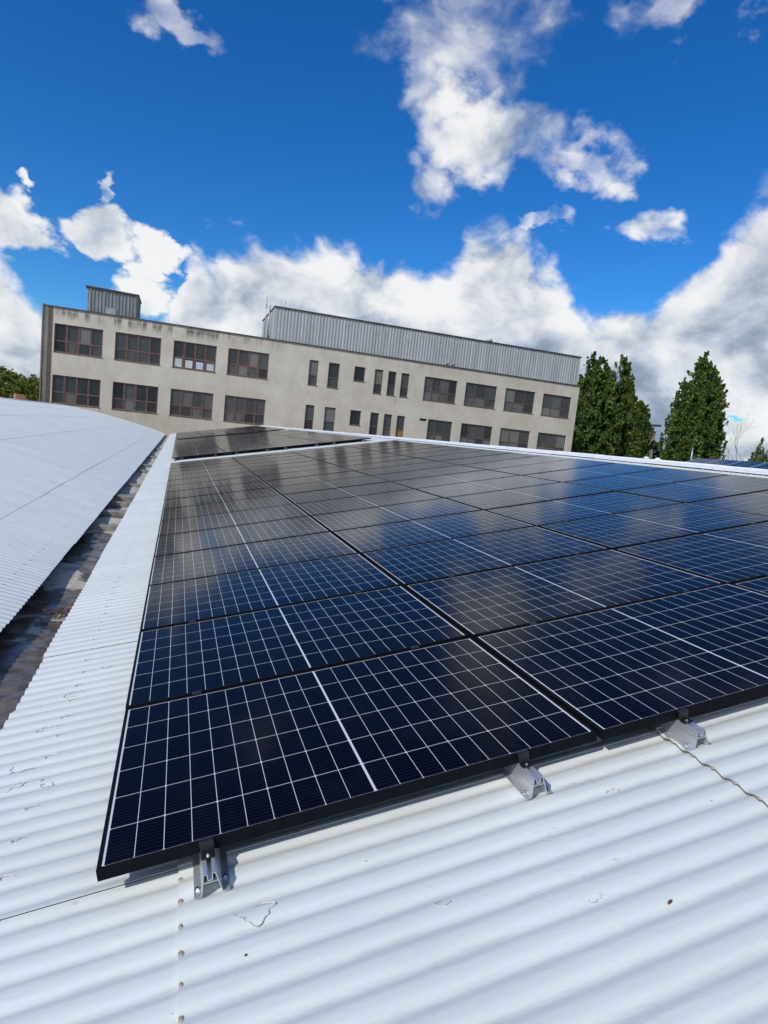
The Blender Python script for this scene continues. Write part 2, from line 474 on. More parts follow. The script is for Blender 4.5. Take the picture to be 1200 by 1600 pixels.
def leaf_mat(name, a, b, sc=1.0):
    m, N = mat(name)
    n = N.noise(N.obj, 0.55 * sc, 3, 0.55)
    n2_ = N.noise(N.obj, 5.0, 2, 0.5)
    f = N.m('ADD', N.m('MULTIPLY', N.ramp(n, 0.3, 0.7), 0.6), N.m('MULTIPLY', n2_, 0.4))
    c = N.mix(f, a, b)
    setb(N, c, 0.55, 0, 0.35)
    tr = N.n('ShaderNodeBsdfTranslucent')
    N.put(tr.inputs[0], N.mix(0.5, c, (0.16, 0.22, 0.03)))
    ms = N.n('ShaderNodeMixShader')
    ms.inputs[0].default_value = 0.25
    N.t.links.new(N.b.outputs[0], ms.inputs[1])
    N.t.links.new(tr.outputs[0], ms.inputs[2])
    N.t.links.new(ms.outputs[0], N.o.inputs[0])
    return m


M_leafA = leaf_mat('dark_green_leaves', (0.030, 0.062, 0.012), (0.16, 0.25, 0.042))
M_leafB = leaf_mat('yellow_green_leaves', (0.045, 0.080, 0.014), (0.150, 0.200, 0.035))
M_leafC = leaf_mat('grey_green_leaves', (0.06, 0.085, 0.055), (0.13, 0.16, 0.10))
M_leafD = leaf_mat('mid_green_leaves', (0.09, 0.13, 0.022), (0.24, 0.28, 0.07))
M_bark = simple('bark', (0.075, 0.06, 0.045), 0.9, var=0.3, scale=6, bstr=0.5)
M_dead = simple('dry_twig', (0.23, 0.19, 0.16), 0.9)


# ------------------------------------------------------------------ mesh helper
class MB:
    def __init__(s):
        s.v = []
        s.f = []

    def quad(s, a, b, c, d):
        i = len(s.v)
        s.v += [a, b, c, d]
        s.f.append((i, i + 1, i + 2, i + 3))

    def box(s, x0, x1, y0, y1, z0, z1):
        i = len(s.v)
        s.v += [(x0, y0, z0), (x1, y0, z0), (x1, y1, z0), (x0, y1, z0), (x0, y0, z1), (x1, y0, z1), (x1, y1, z1), (x0, y1, z1)]
        for q in ((0, 3, 2, 1), (4, 5, 6, 7), (0, 1, 5, 4), (1, 2, 6, 5), (2, 3, 7, 6), (3, 0, 4, 7)):
            s.f.append(tuple(i + k for k in q))

    def prism(s, pts, y0, y1, cap=True):
        """profile in x,z swept along y"""
        i = len(s.v)
        n = len(pts)
        s.v += [(p[0], y0, p[1]) for p in pts] + [(p[0], y1, p[1]) for p in pts]
        for k in range(n):
            k2 = (k + 1) % n
            s.f.append((i + k, i + k2, i + n + k2, i + n + k))
        if cap:
            s.f.append(tuple(i + k for k in range(n))[::-1])
            s.f.append(tuple(i + n + k for k in range(n)))

    def tube(s, p0, p1, r0, r1=None, n=8, cap=True):
        r1 = r0 if r1 is None else r1
        p0, p1 = Vector(p0), Vector(p1)
        d = (p1 - p0).normalized()
        a = d.orthogonal().normalized()
        b = d.cross(a)
        i = len(s.v)
        for p, r in ((p0, r0), (p1, r1)):
            for k in range(n):
                t = 2 * math.pi * k / n
                s.v.append(tuple(p + a * (r * math.cos(t)) + b * (r * math.sin(t))))
        for k in range(n):
            k2 = (k + 1) % n
            s.f.append((i + k, i + k2, i + n + k2, i + n + k))
        if cap:
            s.f.append(tuple(i + k for k in range(n))[::-1])
            s.f.append(tuple(i + n + k for k in range(n)))

    def mesh(s, name, mats, smooth=False):
        me = bpy.data.meshes.new(name)
        me.from_pydata(s.v, [], s.f)
        for m_ in (mats if isinstance(mats, (list, tuple)) else [mats]):
            me.materials.append(m_)
        if smooth:
            me.polygons.foreach_set('use_smooth', [True] * len(me.polygons))
        me.update()
        return me

    def build(s, name, mats, parent=None, smooth=False):
        return link(name, s.mesh(name, mats, smooth), parent)


def link(name, data, parent=None):
    o = bpy.data.objects.new(name, data)
    COL.objects.link(o)
    if parent is not None:
        o.parent = parent
    return o


def tag(o, label=None, cat=None, group=None, kind=None):
    for k, v in (('label', label), ('category', cat), ('group', group), ('kind', kind)):
        if v:
            o[k] = v
    return o


def empty(name, loc=(0, 0, 0), label=None, cat=None, group=None):
    o = bpy.data.objects.new(name, None)
    COL.objects.link(o)
    o.location = loc
    o.empty_display_size = 0.2
    return tag(o, label, cat, group)


def copy_tree(o, parent=None):
    c = o.copy()
    COL.objects.link(c)
    if parent is not None:
        c.parent = parent
    for ch in o.children:
        copy_tree(ch, c)
    return c


def bevel_me(me, w, seg=2, ang=40):
    bm = bmesh.new()
    bm.from_mesh(me)
    ed = [e_ for e_ in bm.edges if len(e_.link_faces) == 2 and e_.calc_face_angle(0) > rad(ang)]
    bmesh.ops.bevel(bm, geom=ed, offset=w, segments=seg, affect='EDGES', profile=0.5)
    bm.to_mesh(me)
    bm.free()
    return me


ORD = ['first', 'second', 'third', 'fourth', 'fifth', 'sixth', 'seventh', 'eighth', 'ninth', 'tenth', 'eleventh', 'twelfth',
       'thirteenth', 'fourteenth', 'fifteenth', 'sixteenth', 'seventeenth']

A = rad(11.162)                                  # slope of the roof that carries the panels
CA, SA = math.cos(A), math.sin(A)
RH = -0.118                                      # mean roof surface below the panel plane
AMP = 0.0055


def wave(y):
    """corrugation height; broad crests and tighter valleys"""
    t = 0.5 - 0.5 * math.cos(2 * math.pi * (y - Y0L) / PITCH)
    return AMP * (1 - 2 * t ** 2.0)


# ------------------------------------------------------------------ setting
mb = MB()
mb.quad((-1500, -1500, 0), (1500, -1500, 0), (1500, 1500, 0), (-1500, 1500, 0))
gr = mb.build('ground', M_ground)
gr.location.z = -8.0
tag(gr, 'asphalt yard and grass around the halls', kind='structure')


# ------------------------------------------------------------------ corrugated roof slopes
def slope_mesh(name, courses, ylo, yhi, zf, material, nper=10, sgn=1, detail_to=12.0, lapk=1.0, liftz=0.0095):
    """sheets laid in courses; zf(u) is the mean height; each sheet is its own lapped piece inside the one surface"""
    v, f, mi = [], [], []
    r = random.Random(3)
    for ci, (u0, u1) in enumerate(courses):
        wd = 8 if ci == 0 else 16
        SHEET = PITCH * wd
        k0 = math.floor((ylo - Y0L) / SHEET)
        k1 = math.ceil((yhi - Y0L) / SHEET)
        for k in range(k0, k1):
            ya, yb = Y0L + k * SHEET, Y0L + (k + 1) * SHEET
            n = wd * (nper if yb < detail_to else 6)
            lap = 0.02
            j = r.uniform(-1, 1) * 0.0012
            js = r.uniform(-1, 1) * 0.006
            lapz = lapk * (1.0 if yb < 3 else 0.25) * r.choice((0.35, 1, 1))
            us = [u0 + js - (0.0 if ci == 0 else 0.03), (u0 * 2 + u1) / 3, (u0 + 2 * u1) / 3, u1]
            base = len(v)
            for ui, u in enumerate(us):
                lift = (liftz if ci else 0.0) * (1 - ui / 3) + j
                for q_ in range(n + 1):
                    y_ = ya + (yb - ya) * q_ / n
                    # near edge of every sheet rides over its neighbour
                    s_ = max(0.0, 1 - (y_ - ya) / 0.03)
                    v.append((u, y_, zf(u) + wave(y_) + lift + 0.0045 * s_ * lapz))
            for ui in range(3):
                for q_ in range(n):
                    a_ = base + ui * (n + 1) + q_
                    f.append((a_, a_ + n + 1, a_ + n + 2, a_ + 1))
                    mi.append(0)
            # the sheet's lower end: 5 mm of thickness, a gap stays open below it on laps
            b2 = len(v)
            th = 0.006 if liftz > 0.007 else 0.004
            for q_ in range(n + 1):
                p_ = v[base + q_]
                v.append((p_[0], p_[1], p_[2] - th))
                v.append(p_)
            for q_ in range(n):
                f.append((b2 + 2 * q_ + 1, b2 + 2 * q_ + 3, b2 + 2 * q_ + 2, b2 + 2 * q_))
                mi.append(0 if ci == 1 else 1)  # dark slot draws the shade line along the laps
            # near long edge lip
            b3 = len(v)
            for ui in range(4):
                p_ = v[base + ui * (n + 1)]
                v.append((p_[0], p_[1], p_[2] - 0.002))
                v.append(p_)
            for ui in range(3):
                f.append((b3 + 2 * ui + 1, b3 + 2 * ui + 3, b3 + 2 * ui + 2, b3 + 2 * ui))
                mi.append(0)
    me = bpy.data.meshes.new(name)
    me.from_pydata(v, [], f)
    me.materials.append(material)
    me.materials.append(M_edge)
    me.polygons.foreach_set('material_index', mi)
    me.polygons.foreach_set('use_smooth', [True] * len(f))
    me.update()
    return me


YLO, YHI = -4.3, 57.7
hall = empty('factory_hall', (0, 0, 0), 'white corrugated hall roof that carries the blocks of solar panels', 'hall')
US = [(-0.577, 0.27), (0.24, 2.06), (2.03, 3.85), (3.82, 5.64), (5.61, 7.66)]
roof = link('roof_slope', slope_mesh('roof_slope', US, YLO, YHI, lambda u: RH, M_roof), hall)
roof.rotation_euler = (0, -A, 0)
RX, RZ = 7.72 * CA, 7.72 * SA + RH * CA         # ridge line
# far slope of the same hall, walls, ridge
mb = MB()
mb.quad((RX, YLO, RZ - 0.01), (RX + 8.2, YLO, RZ - 1.63), (RX + 8.2, YHI, RZ - 1.63), (RX, YHI, RZ - 0.01))
mb.build('roof_slope_far', M_roof, hall).name = 'rear_roof_slope'
mb = MB()
for x0, x1, y0, y1 in ((-0.35, RX + 8.0, YHI - 0.35, YHI - 0.1), (-0.35, RX + 8.0, YLO + .1, YLO + 0.35)):
    pts = [(x0, -8), (x1, -8), (x1, RZ - 1.75), (RX, RZ - 0.16), (x0, -0.38)]
    mb.prism(pts, y0, y1)
mb.box(RX + 7.8, RX + 8.0, YLO + .35, YHI - 0.35, -8, RZ - 1.8)
mb.build('wall', M_wall2, hall)
mb = MB()
r_ = 0.17
# ridge cap: overlapping angled pieces with a rounded top
k = 0
y_ = YLO
while y_ < YHI:
    y2 = min(y_ + 1.35, YHI + 0.02)
    o_ = 0.004 * (k % 2)
    prof_ = [(RX - r_ * CA, RZ - r_ * SA + 0.030 + o_), (RX - 0.05, RZ + 0.034 + o_), (RX - 0.02, RZ + 0.058 + o_), (RX + 0.02, RZ + 0.058 + o_),
             (RX + 0.05, RZ + 0.034 + o_), (RX + r_ * CA, RZ - r_ * SA + 0.030 + o_),
             (RX + r_ * CA, RZ - r_ * SA + 0.018 + o_), (RX - r_ * CA, RZ - r_ * SA + 0.018 + o_)]
    mb.prism(prof_, y_, y2 + 0.03)
    y_ = y2
    k += 1
mb.build('ridge_cap', M_ridge, hall)

# the left hall
hall2 = empty('factory_hall', (0, 0, 0), 'white corrugated hall roof without panels, left of the gutter', 'hall')


def zl(x):
    s = -x - 0.92
    return -0.235 + 0.285 * s - 0.0110 * s * s - 0.012


LC = [(-0.90, -1.68), (-1.65, -3.50), (-3.47, -5.25), (-5.22, -7.0), (-6.97, -9.25)]
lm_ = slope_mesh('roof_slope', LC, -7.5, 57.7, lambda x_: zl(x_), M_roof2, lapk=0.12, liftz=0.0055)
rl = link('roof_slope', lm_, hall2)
mb = MB()
mb.quad((-9.25, -7.5, zl(-9.25) + .01), (-17.5, -7.5, zl(-9.25) - 1.6), (-17.5, 57.7, zl(-9.25) - 1.6), (-9.25, 57.7, zl(-9.25) + .01))
mb.build('rear_roof_slope', M_roof2, hall2)
mb = MB()
y_ = -7.5
k = 0
zr = zl(-9.25)
while y_ < 57.7:
    y2 = y_ + 1.35
    o_ = 0.004 * (k % 2)
    mb.prism([(-9.05, zr - .01 + o_), (-9.05, zr + 0.012 + o_), (-9.21, zr + 0.035 + o_), (-9.29, zr + 0.035 + o_), (-9.45, zr + 0.0 + o_), (-9.45, zr - 0.02 + o_)], y_, min(y2, 57.7) + 0.03)
    y_ = y2
    k += 1
mb.build('ridge_cap', M_ridge, hall2)
mb = MB()
for y0, y1 in ((57.3, 57.5), (-7.2, -7.0)):
    mb.prism([(-1.15, -8), (-17.2, -8), (-17.2, zr - 1.75), (-9.25, zr - 0.12), (-5, zl(-5) - 0.08), (-1.15, zl(-1.15) - 0.08)], y0, y1)
mb.box(-17.2, -17.0, -7.0, 57.3, -8, zr - 1.8)
mb.build('wall', M_wall2, hall2)

# ---- fasteners on the roofs
def mark_mesh():
    mb = MB()
    for k_ in range(7):
        t0, t1 = k_ / 7, (k_ + 1) / 7
        def p_(t, w, z):
            return (-0.035 + 0.07 * t, 0.010 * math.sin(math.pi * t) + w, z)
        w0, w1 = 0.0035 * math.sin(math.pi * t0) + .0003, 0.0035 * math.sin(math.pi * t1) + .0003
        mb.quad(p_(t0, -w0, 0), p_(t1, -w1, 0), p_(t1, 0, 0.005 * math.sin(math.pi * t1)), p_(t0, 0, 0.005 * math.sin(math.pi * t0)))
        mb.quad(p_(t0, 0, 0.005 * math.sin(math.pi * t0)), p_(t1, 0, 0.005 * math.sin(math.pi * t1)), p_(t1, w1, 0), p_(t0, w0, 0))
    return mb.mesh('paint_blister', M_mark)


def screw_mesh():
    mb = MB()
    n = 8
    prf = [(0.009, 0.0), (0.008, 0.003), (0.004, 0.004), (0.003, 0.006), (0.0, 0.0065)]
    for k_, (r0, z0) in enumerate(prf[:-1]):
        r1, z1 = prf[k_ + 1]
        for q_ in range(n):
            a0, a1 = 2 * math.pi * q_ / n, 2 * math.pi * (q_ + 1) / n
            mb.quad((r0 * math.cos(a0), r0 * math.sin(a0), z0), (r0 * math.cos(a1), r0 * math.sin(a1), z0),
                    (r1 * math.cos(a1), r1 * math.sin(a1), z1), (r1 * math.cos(a0), r1 * math.sin(a0), z1))
    return mb.mesh('roof_screw', M_screw, True)


M_screw = simple('painted_screw', (0.55, 0.56, 0.57), 0.6, var=0.3, scale=60)
M_mark = simple('cracked_paint', (0.52, 0.52, 0.51), 0.7, var=0.3, scale=60)
sm = screw_mesh()
bme_ = mark_mesh()
for ho, fn, cols_, ya, yb, sg in ((hall, lambda u, y: Vector((u * CA - (RH + wave(y)) * SA, y, u * SA + (RH + wave(y)) * CA)), (-0.32,), 0.0, 24, 1),
                                  (hall2, lambda u, y: Vector((u, y, zl(u) + wave(y))), (-1.12, -1.98, -3.75, -5.45), 1.6, 30, -1)):
    stuff = MB()
    cnt = 0
    for ui, u in enumerate(cols_):
        y_ = Y0L + PITCH * math.ceil((ya - Y0L) / PITCH)
        while y_ < yb:
            p_ = fn(u + rnd.uniform(-.012, .012), y_) + Vector((0, 0, 0.001))
            if y_ < 5.6 and cnt < 48:
                s_ = link('roof_screw', sm, ho)
                s_.location = p_
                s_.rotation_euler = (0, -A * sg, 0)
                cnt += 1
            else:
                pass
            if rnd.random() < 0.8:
                ca_, sa_ = math.cos(rnd.uniform(-.35, .35)), rnd.uniform(-.3, .3)
                k_ = rnd.uniform(0.5, 1.15)
                sl_ = (fn(u + .01, y_) - fn(u, y_)) * 100
                for vv in bme_.polygons:
                    q4 = []
                    for i_ in vv.vertices:
                        c_ = bme_.vertices[i_].co
                        lx_, ly_ = (c_.x * ca_ - c_.y * sa_) * k_, (c_.x * sa_ + c_.y * ca_) * k_
                        q4.append(tuple(fn(u + lx_ + .02, y_ + ly_) + Vector((0, 0, c_.z + 0.003))))
                    stuff.quad(*q4)
            y_ += PITCH * (2 if ui == 0 else rnd.choice((1, 2, 2)))
    so = stuff.build('roof_screws', M_mark, ho)
    so.name = 'paint_blisters'
    so['kind'] = 'stuff'

# ---- places where the paint has blistered and torn
for i_, (u, y_, ra, rb_) in enumerate(((0.415, -0.215, .045, .030), (-0.40, 0.93, .05, .028), (-0.42, 0.80, .045, .03), (-0.30, 1.60, .05, .02), (-0.28, 0.76, .02, .012), (0.90, -0.38, .018, .012),
                                     (1.62, -0.17, .022, .012), (-0.18, 1.9, .03, .015), (1.28, -0.52, .02, .01), (-0.36, 1.25, .05, .02))):
    rr = random.Random(40 + i_)
    mb = MB()
    n = 26
    ph, ex = rr.uniform(0, 6), rr.uniform(.5, .85)

    def rp_(t, w):
        a_ = ph + t * 6.283 * ex
        k_ = 1 + .22 * math.sin(3 * a_ + i_) + .12 * math.sin(7 * a_)
        uu, vv = u + (ra + w) * k_ * math.cos(a_), y_ + (rb_ + w) * k_ * math.sin(a_)
        return uu, vv
    for k_ in range(n):
        t0, t1 = k_ / n, (k_ + 1) / n
        w0 = 0.0016 * math.sin(math.pi * t0) + .0004
        w1 = 0.0016 * math.sin(math.pi * t1) + .0004
        P4 = []
        for t_, w_, h_ in ((t0, -w0, .002), (t1, -w1, .002), (t1, w1, .0055), (t0, w0, .0055)):
            uu, vv = rp_(t_, w_)
            hh = RH + wave(vv) + h_ + (0.0095 * max(0, 1 - (uu - .21) / 1.85) if 0.21 < uu < 2 else 0)
            P4.append((uu * CA - hh * SA, vv, uu * SA + hh * CA))
        mb.quad(*P4)
    mb.build('peeling_paint', M_mark, hall)

# ---- brown putty lumps in the valleys at the sheet laps
PL = [(0.208, 0.06 - PITCH * (i_ + .5)) for i_ in range(6)]
PR = [(1.992, 0.10 - PITCH * (i_ + .5)) for i_ in range(7)]
for side, lst in (('left', PL), ('right', PR)):
    for i_, (u, y_) in enumerate(lst):
        bm = bmesh.new()
        bmesh.ops.create_icosphere(bm, subdivisions=2, radius=1.0)
        rr = random.Random(i_ * 7 + len(side))
        sx_, sy_ = rr.uniform(0.005, 0.012), rr.uniform(0.007, 0.013)
        if side == 'right':
            sx_ *= 0.55
            sy_ *= 0.9
        for v_ in bm.verts:
            k_ = 1 + 0.25 * math.sin(v_.co.x * 5 + i_) * math.cos(v_.co.y * 4 + i_ * 2)
            v_.co = Vector((v_.co.x * sx_ * k_, v_.co.y * sy_ * k_, max(-0.3, v_.co.z) * 0.0035))
        me = bpy.data.meshes.new('putty_lump')
        bm.to_mesh(me)
        bm.free()
        me.materials.append(M_putty)
        o = link('putty_lump', me)
        u2 = u + (0.008 if side == 'left' else 0.0)
        w_ = RH + wave(y_) + 0.010
        o.location = (u2 * CA - w_ * SA, y_, u2 * SA + w_ * CA)
        o.rotation_euler = (0, -A, rr.uniform(-.3, .3))
        tag(o, '%s brown putty lump from the panels along the %s sheet lap' % (ORD[i_], 'left' if side == 'left' else 'wavy right'), 'putty', 'putty lumps in the roof laps')

# a dry leaf and a dark crumb on the sheets
for nm_, u, y_, k_, col_, lab, cat_ in (('dry_leaf', 1.45, -0.61, 0.008, (0.16, 0.07, 0.035), 'tiny curled brown dry leaf on the white sheets at the lower right', 'leaf'),
                                        ('dark_pebble', 0.375, -0.335, 0.0035, (0.03, 0.025, 0.02), 'tiny dark pebble on the white sheets below the peeling paint patch', 'pebble')):
    bm = bmesh.new()
    bmesh.ops.create_icosphere(bm, subdivisions=2, radius=1.0)
    for v_ in bm.verts:
        c_ = v_.co.copy()
        if nm_ == 'dry_leaf':
            v_.co = Vector((c_.x * 1.5, c_.y * 0.55 * (1 - 0.5 * abs(c_.x)), c_.z * 0.12 + 0.5 * c_.y ** 2 + 0.25 * c_.x ** 2)) * k_
        else:
            v_.co = Vector((c_.x * 1.1, c_.y * 0.8, c_.z * 0.6 * (1 + .3 * math.sin(5 * c_.x)))) * k_
    me = bpy.data.meshes.new(nm_)
    bm.to_mesh(me)
    bm.free()
    me.materials.append(simple(nm_ + '_brown', col_, 0.8, var=0.4, scale=90))
    o = link(nm_, me)
    w_ = RH + wave(y_) + 0.0095 * max(0, 1 - (u - .21) / 1.85) + 0.002
    o.location = (u * CA - w_ * SA, y_, u * SA + w_ * CA)
    o.rotation_euler = (0, -A, 0.35)
    tag(o, lab, cat_)

# ------------------------------------------------------------------ valley gutter
gut = empty('valley_gutter', (-0.74, 0, -0.385), 'wet concrete valley gutter with puddles between the two white roofs', 'gutter')
rg = random.Random(11)
nx, ny = 14, 420
v, f = [], []
for j in range(ny + 1):
    y_ = -4 + 61.5 * (j / ny) ** 1.5
    for i_ in range(nx + 1):
        x_ = -0.58 + 1.16 * i_ / nx
        z_ = 0.02 * math.sin(y_ * 1.3 + x_ * 2) * math.sin(y_ * 0.37 + 1) + 0.012 * math.sin(x_ * 9 + y_ * 3)
        v.append((x_, y_, z_))
for j in range(ny):
    for i_ in range(nx):
        a_ = j * (nx + 1) + i_
        f.append((a_, a_ + 1, a_ + nx + 2, a_ + nx + 1))
me = bpy.data.meshes.new('channel_floor')
me.from_pydata(v, [], f)
me.materials.append(M_gut)
me.polygons.foreach_set('use_smooth', [True] * len(f))
link('channel_floor', me, gut)
mb = MB()
mb.box(-0.72, -0.58, -4, 57.5, -0.3, 0.09)
mb.box(0.58, 0.72, -4, 57.5, -0.3, 0.09)
mb.build('channel_wall', M_dark, gut)
# second, lower row of old sheets showing under the left eave
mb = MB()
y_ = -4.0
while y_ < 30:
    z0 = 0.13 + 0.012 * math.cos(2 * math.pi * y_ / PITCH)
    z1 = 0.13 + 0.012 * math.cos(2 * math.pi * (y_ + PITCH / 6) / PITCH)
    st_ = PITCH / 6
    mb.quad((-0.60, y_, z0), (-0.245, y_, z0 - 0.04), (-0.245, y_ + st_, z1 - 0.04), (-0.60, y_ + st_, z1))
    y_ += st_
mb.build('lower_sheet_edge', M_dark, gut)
# cross pieces and broken slabs further along
for y_, w_, h_ in ((7.6, 0.16, 0.07), (8.9, 0.22, 0.09), (10.2, 0.14, 0.07), (10.9, 0.30, 0.10), (13.4, 0.20, 0.07), (17.5, 0.35, 0.06), (19.4, 0.25, 0.09), (24, 0.5, 0.08), (31, 0.6, 0.08)):
    mb = MB()
    a_ = -0.36 + rg.uniform(-.1, .1)
    mb.box(a_, 0.55, y_, y_ + w_, -0.02, h_)
    me = bevel_me(mb.mesh('cross_slab', M_slab), 0.012, 1)
    o = link('cross_slab', me, gut)
    o.rotation_euler = (0, rg.uniform(-.03, .03), rg.uniform(-.01, .01))
# soaked leaf clump
mb = MB()
for i_ in range(220):
    c_ = Vector((rg.gauss(0, 0.10), rg.gauss(0, 0.07), abs(rg.gauss(0, 0.012)) + 0.01))
    a_ = rg.uniform(0, 6.28)
    s_ = rg.uniform(0.008, 0.02)
    t_ = Vector((math.cos(a_), math.sin(a_), rg.uniform(-.4, .4))) * s_
    b_ = Vector((-math.sin(a_), math.cos(a_), rg.uniform(-.4, .4))) * s_ * 0.6
    mb.quad(tuple(c_ - t_), tuple(c_ + b_), tuple(c_ + t_), tuple(c_ - b_))
lc = mb.build('leaf_clump', M_leaflit)
lc.location = (-0.66, 3.62, -0.37)
tag(lc, 'small brown clump of wet leaves lying in the gutter', 'leaves', kind='stuff')

# brick on the left ridge
bk = MB()
bk.box(-0.17, 0.17, -0.10, 0.10, 0, 0.2)
bme = bevel_me(bk.mesh('brick', M_brick), 0.02, 2)
bo = link('brick', bme)
bo.location = (-9.25, 42.0, zr + 0.03)
bo.scale = (1.6, 1.6, 1.6)
bo.rotation_euler = (0, 0, 0.5)
tag(bo, 'orange brick lying on the ridge of the left white roof', 'brick')

# ------------------------------------------------------------------ solar panels
def frame_mesh():
    mb = MB()
    lip, h = 0.0125, 0.035
    zt, zb = 0.0, -h
    # outer ring with top lip; built as four mitred bars
    o4 = [(0, 0), (L_, 0), (L_, W_), (0, W_)]
    i4 = [(lip, lip), (L_ - lip, lip), (L_ - lip, W_ - lip), (lip, W_ - lip)]
    e_ = 0.0012
    oe = [(e_, e_), (L_ - e_, e_), (L_ - e_, W_ - e_), (e_, W_ - e_)]
    for k in range(4):
        k2 = (k + 1) % 4
        mb.quad((*oe[k], zt), (*oe[k2], zt), (*i4[k2], zt), (*i4[k], zt))
        mb.quad((*o4[k], zt - e_), (*o4[k2], zt - e_), (*oe[k2], zt), (*oe[k], zt))
        mb.quad((*i4[k], zt), (*i4[k2], zt), (*i4[k2], zt - 0.0035), (*i4[k], zt - 0.0035))
        mb.quad((*o4[k], zb), (*o4[k2], zb), (*o4[k2], zt - e_), (*o4[k], zt - e_))
    b_ = 0.028
    j4 = [(b_, b_), (L_ - b_, b_), (L_ - b_, W_ - b_), (b_, W_ - b_)]
    for k in range(4):
        k2 = (k + 1) % 4
        mb.quad((*o4[k2], zb), (*o4[k], zb), (*j4[k], zb), (*j4[k2], zb))
    return mb.mesh('frame', M_frame)


def glass_mesh():
    mb = MB()
    t = -0.0018
    e_ = 0.0124
    mb.box(e_, L_ - e_, e_, W_ - e_, -0.006, t)
    me = mb.mesh('cell_glass', [M_cell, M_black])
    me.polygons[0].material_index = 1
    return me


FM, GM = frame_mesh(), glass_mesh()


def loc_uv(u, v_, h=0.0):
    return Vector((u * CA - h * SA, v_, u * SA + h * CA))


proto = empty('solar_panel', (0, 0, 0))
link('frame', FM, proto)
link('cell_glass', GM, proto)
first = True
BLK = [(0.0, 16, 'nearest'), (19.45, 16, 'middle'), (38.45, 16, 'farthest')]
rp = random.Random(5)
for v0, nr, bn_ in BLK:
    for r in range(nr):
        for c_ in range(4):
            o = proto if first else copy_tree(proto)
            first = False
            stag = 0.012 * c_
            h = 0.0 if (r + c_) == 0 else rp.uniform(-0.0012, 0.0012)
            o.location = loc_uv(c_ * PU + rp.uniform(-.002, .002), v0 + r * PV - stag, h)
            o.rotation_euler = (rad(rp.uniform(-.10, .10)), -A + rad(rp.uniform(-.10, .10)), 0)
            tag(o, 'solar panel in %s block, %s column from gutter, %s row from front' % (bn_, ORD[c_], ORD[r]), 'solar panel', 'solar panels of the %s block' % bn_)


# ---- rails
def rail_meshes(length):
    """trapezoid aluminium profile, hollow, with feet and a top channel; local z 0 = top face"""
    H = 0.066
    mb = MB()
    t = 0.0022
    # outer outline (x,z) as strips of thin wall: feet, legs, top with channel
    segs = [((-0.050, -H), (-0.030, -H)), ((-0.031, -H), (-0.017, 0.0)), ((-0.0172, 0.0), (-0.0070, 0.0)), ((-0.0070, 0.0), (-0.0052, -0.020)),
            ((-0.0052, -0.020), (0.0052, -0.020)), ((0.0052, -0.020), (0.0070, 0.0)), ((0.0070, 0.0), (0.0172, 0.0)), ((0.017, 0.0), (0.031, -H)),
            ((0.030, -H), (0.050, -H)), ((-0.0225, -0.026), (0.0225, -0.026))]
    for (x0, z0), (x1, z1) in segs:
        d = Vector((x1 - x0, z1 - z0)).normalized()
        n_ = Vector((-d.y, d.x)) * t
        mb.prism([(x0, z0), (x1, z1), (x1 - n_.x, z1 - n_.y), (x0 - n_.x, z0 - n_.y)][::-1], 0, length)
    return mb.mesh('rail_profile', M_alu)


def bolt_mesh():
    mb = MB()
    mb.tube((0, 0, 0), (0, 0, 0.002), 0.0075, n=12)
    mb.tube((0, 0, 0.002), (0, 0, 0.007), 0.0052, 0.0048, n=6)
    return mb.mesh('bolt', M_steel)


def clamp_mesh(mid):
    mb = MB()
    if mid:
        mb.box(-0.020, 0.020, -0.018, 0.018, 0.0012, 0.0045)
        mb.box(-0.020, 0.020, -0.006, 0.006, -0.035, 0.0012)
    else:
        mb.box(-0.020, 0.020, -0.012, 0.006, 0.0012, 0.0045)
        mb.box(-0.020, 0.020, -0.012, -0.0015, -0.033, 0.0012)
        mb.box(-0.020, 0.020, -0.036, -0.012, -0.036, -0.031)
    return bevel_me(mb.mesh('clamp', M_black), 0.001, 1)


BM_, CM_, CE_ = bolt_mesh(), clamp_mesh(True), clamp_mesh(False)
RU = [0.305, 1.375, 1.70 + 0.355, 1.70 + 1.385, 3.40 + 0.31, 3.40 + 1.385, 5.10 + 0.31, 5.10 + 1.385]
RW = ['first', 'second', 'third', 'fourth', 'fifth', 'sixth', 'seventh', 'eighth']
for v0, nr, bn_ in BLK:
    ln = nr * PV + 0.14
    rm = rail_meshes(ln)
    for i_, u in enumerate(RU):
        c_ = i_ // 2
        y0 = v0 - 0.105 - 0.012 * c_ + (rp.uniform(-.008, .008))
        root = empty('mounting_rail', loc_uv(u, y0, -0.0352), '%s aluminium rail from the gutter under the %s panel block' % (RW[i_], bn_), 'rail', 'mounting rails under the panels')
        root.rotation_euler = (0, -A, 0)
        link('rail_profile', rm, root)
        if v0 < 30:
            dd = (v0 - 0.012 * c_) - y0
            e_ = link('end_clamp', CE_, root)
            e_.location = (0, dd - 0.002, 0.0352)
            b_ = link('bolt', BM_, e_)
            b_.location = (0, -0.024, -0.031)
            if v0 < 5:
                for sgn_, yy in ((-1, 0.035), (1, 0.055)):
                    b_ = link('foot_bolt', BM_, root)
                    b_.location = (sgn_ * 0.040, yy, -0.066)
                for r in range(1, nr):
                    e_ = link('mid_clamp', CM_, root)
                    e_.location = (0, dd + r * PV - (PV - W_) / 2, 0.0352)

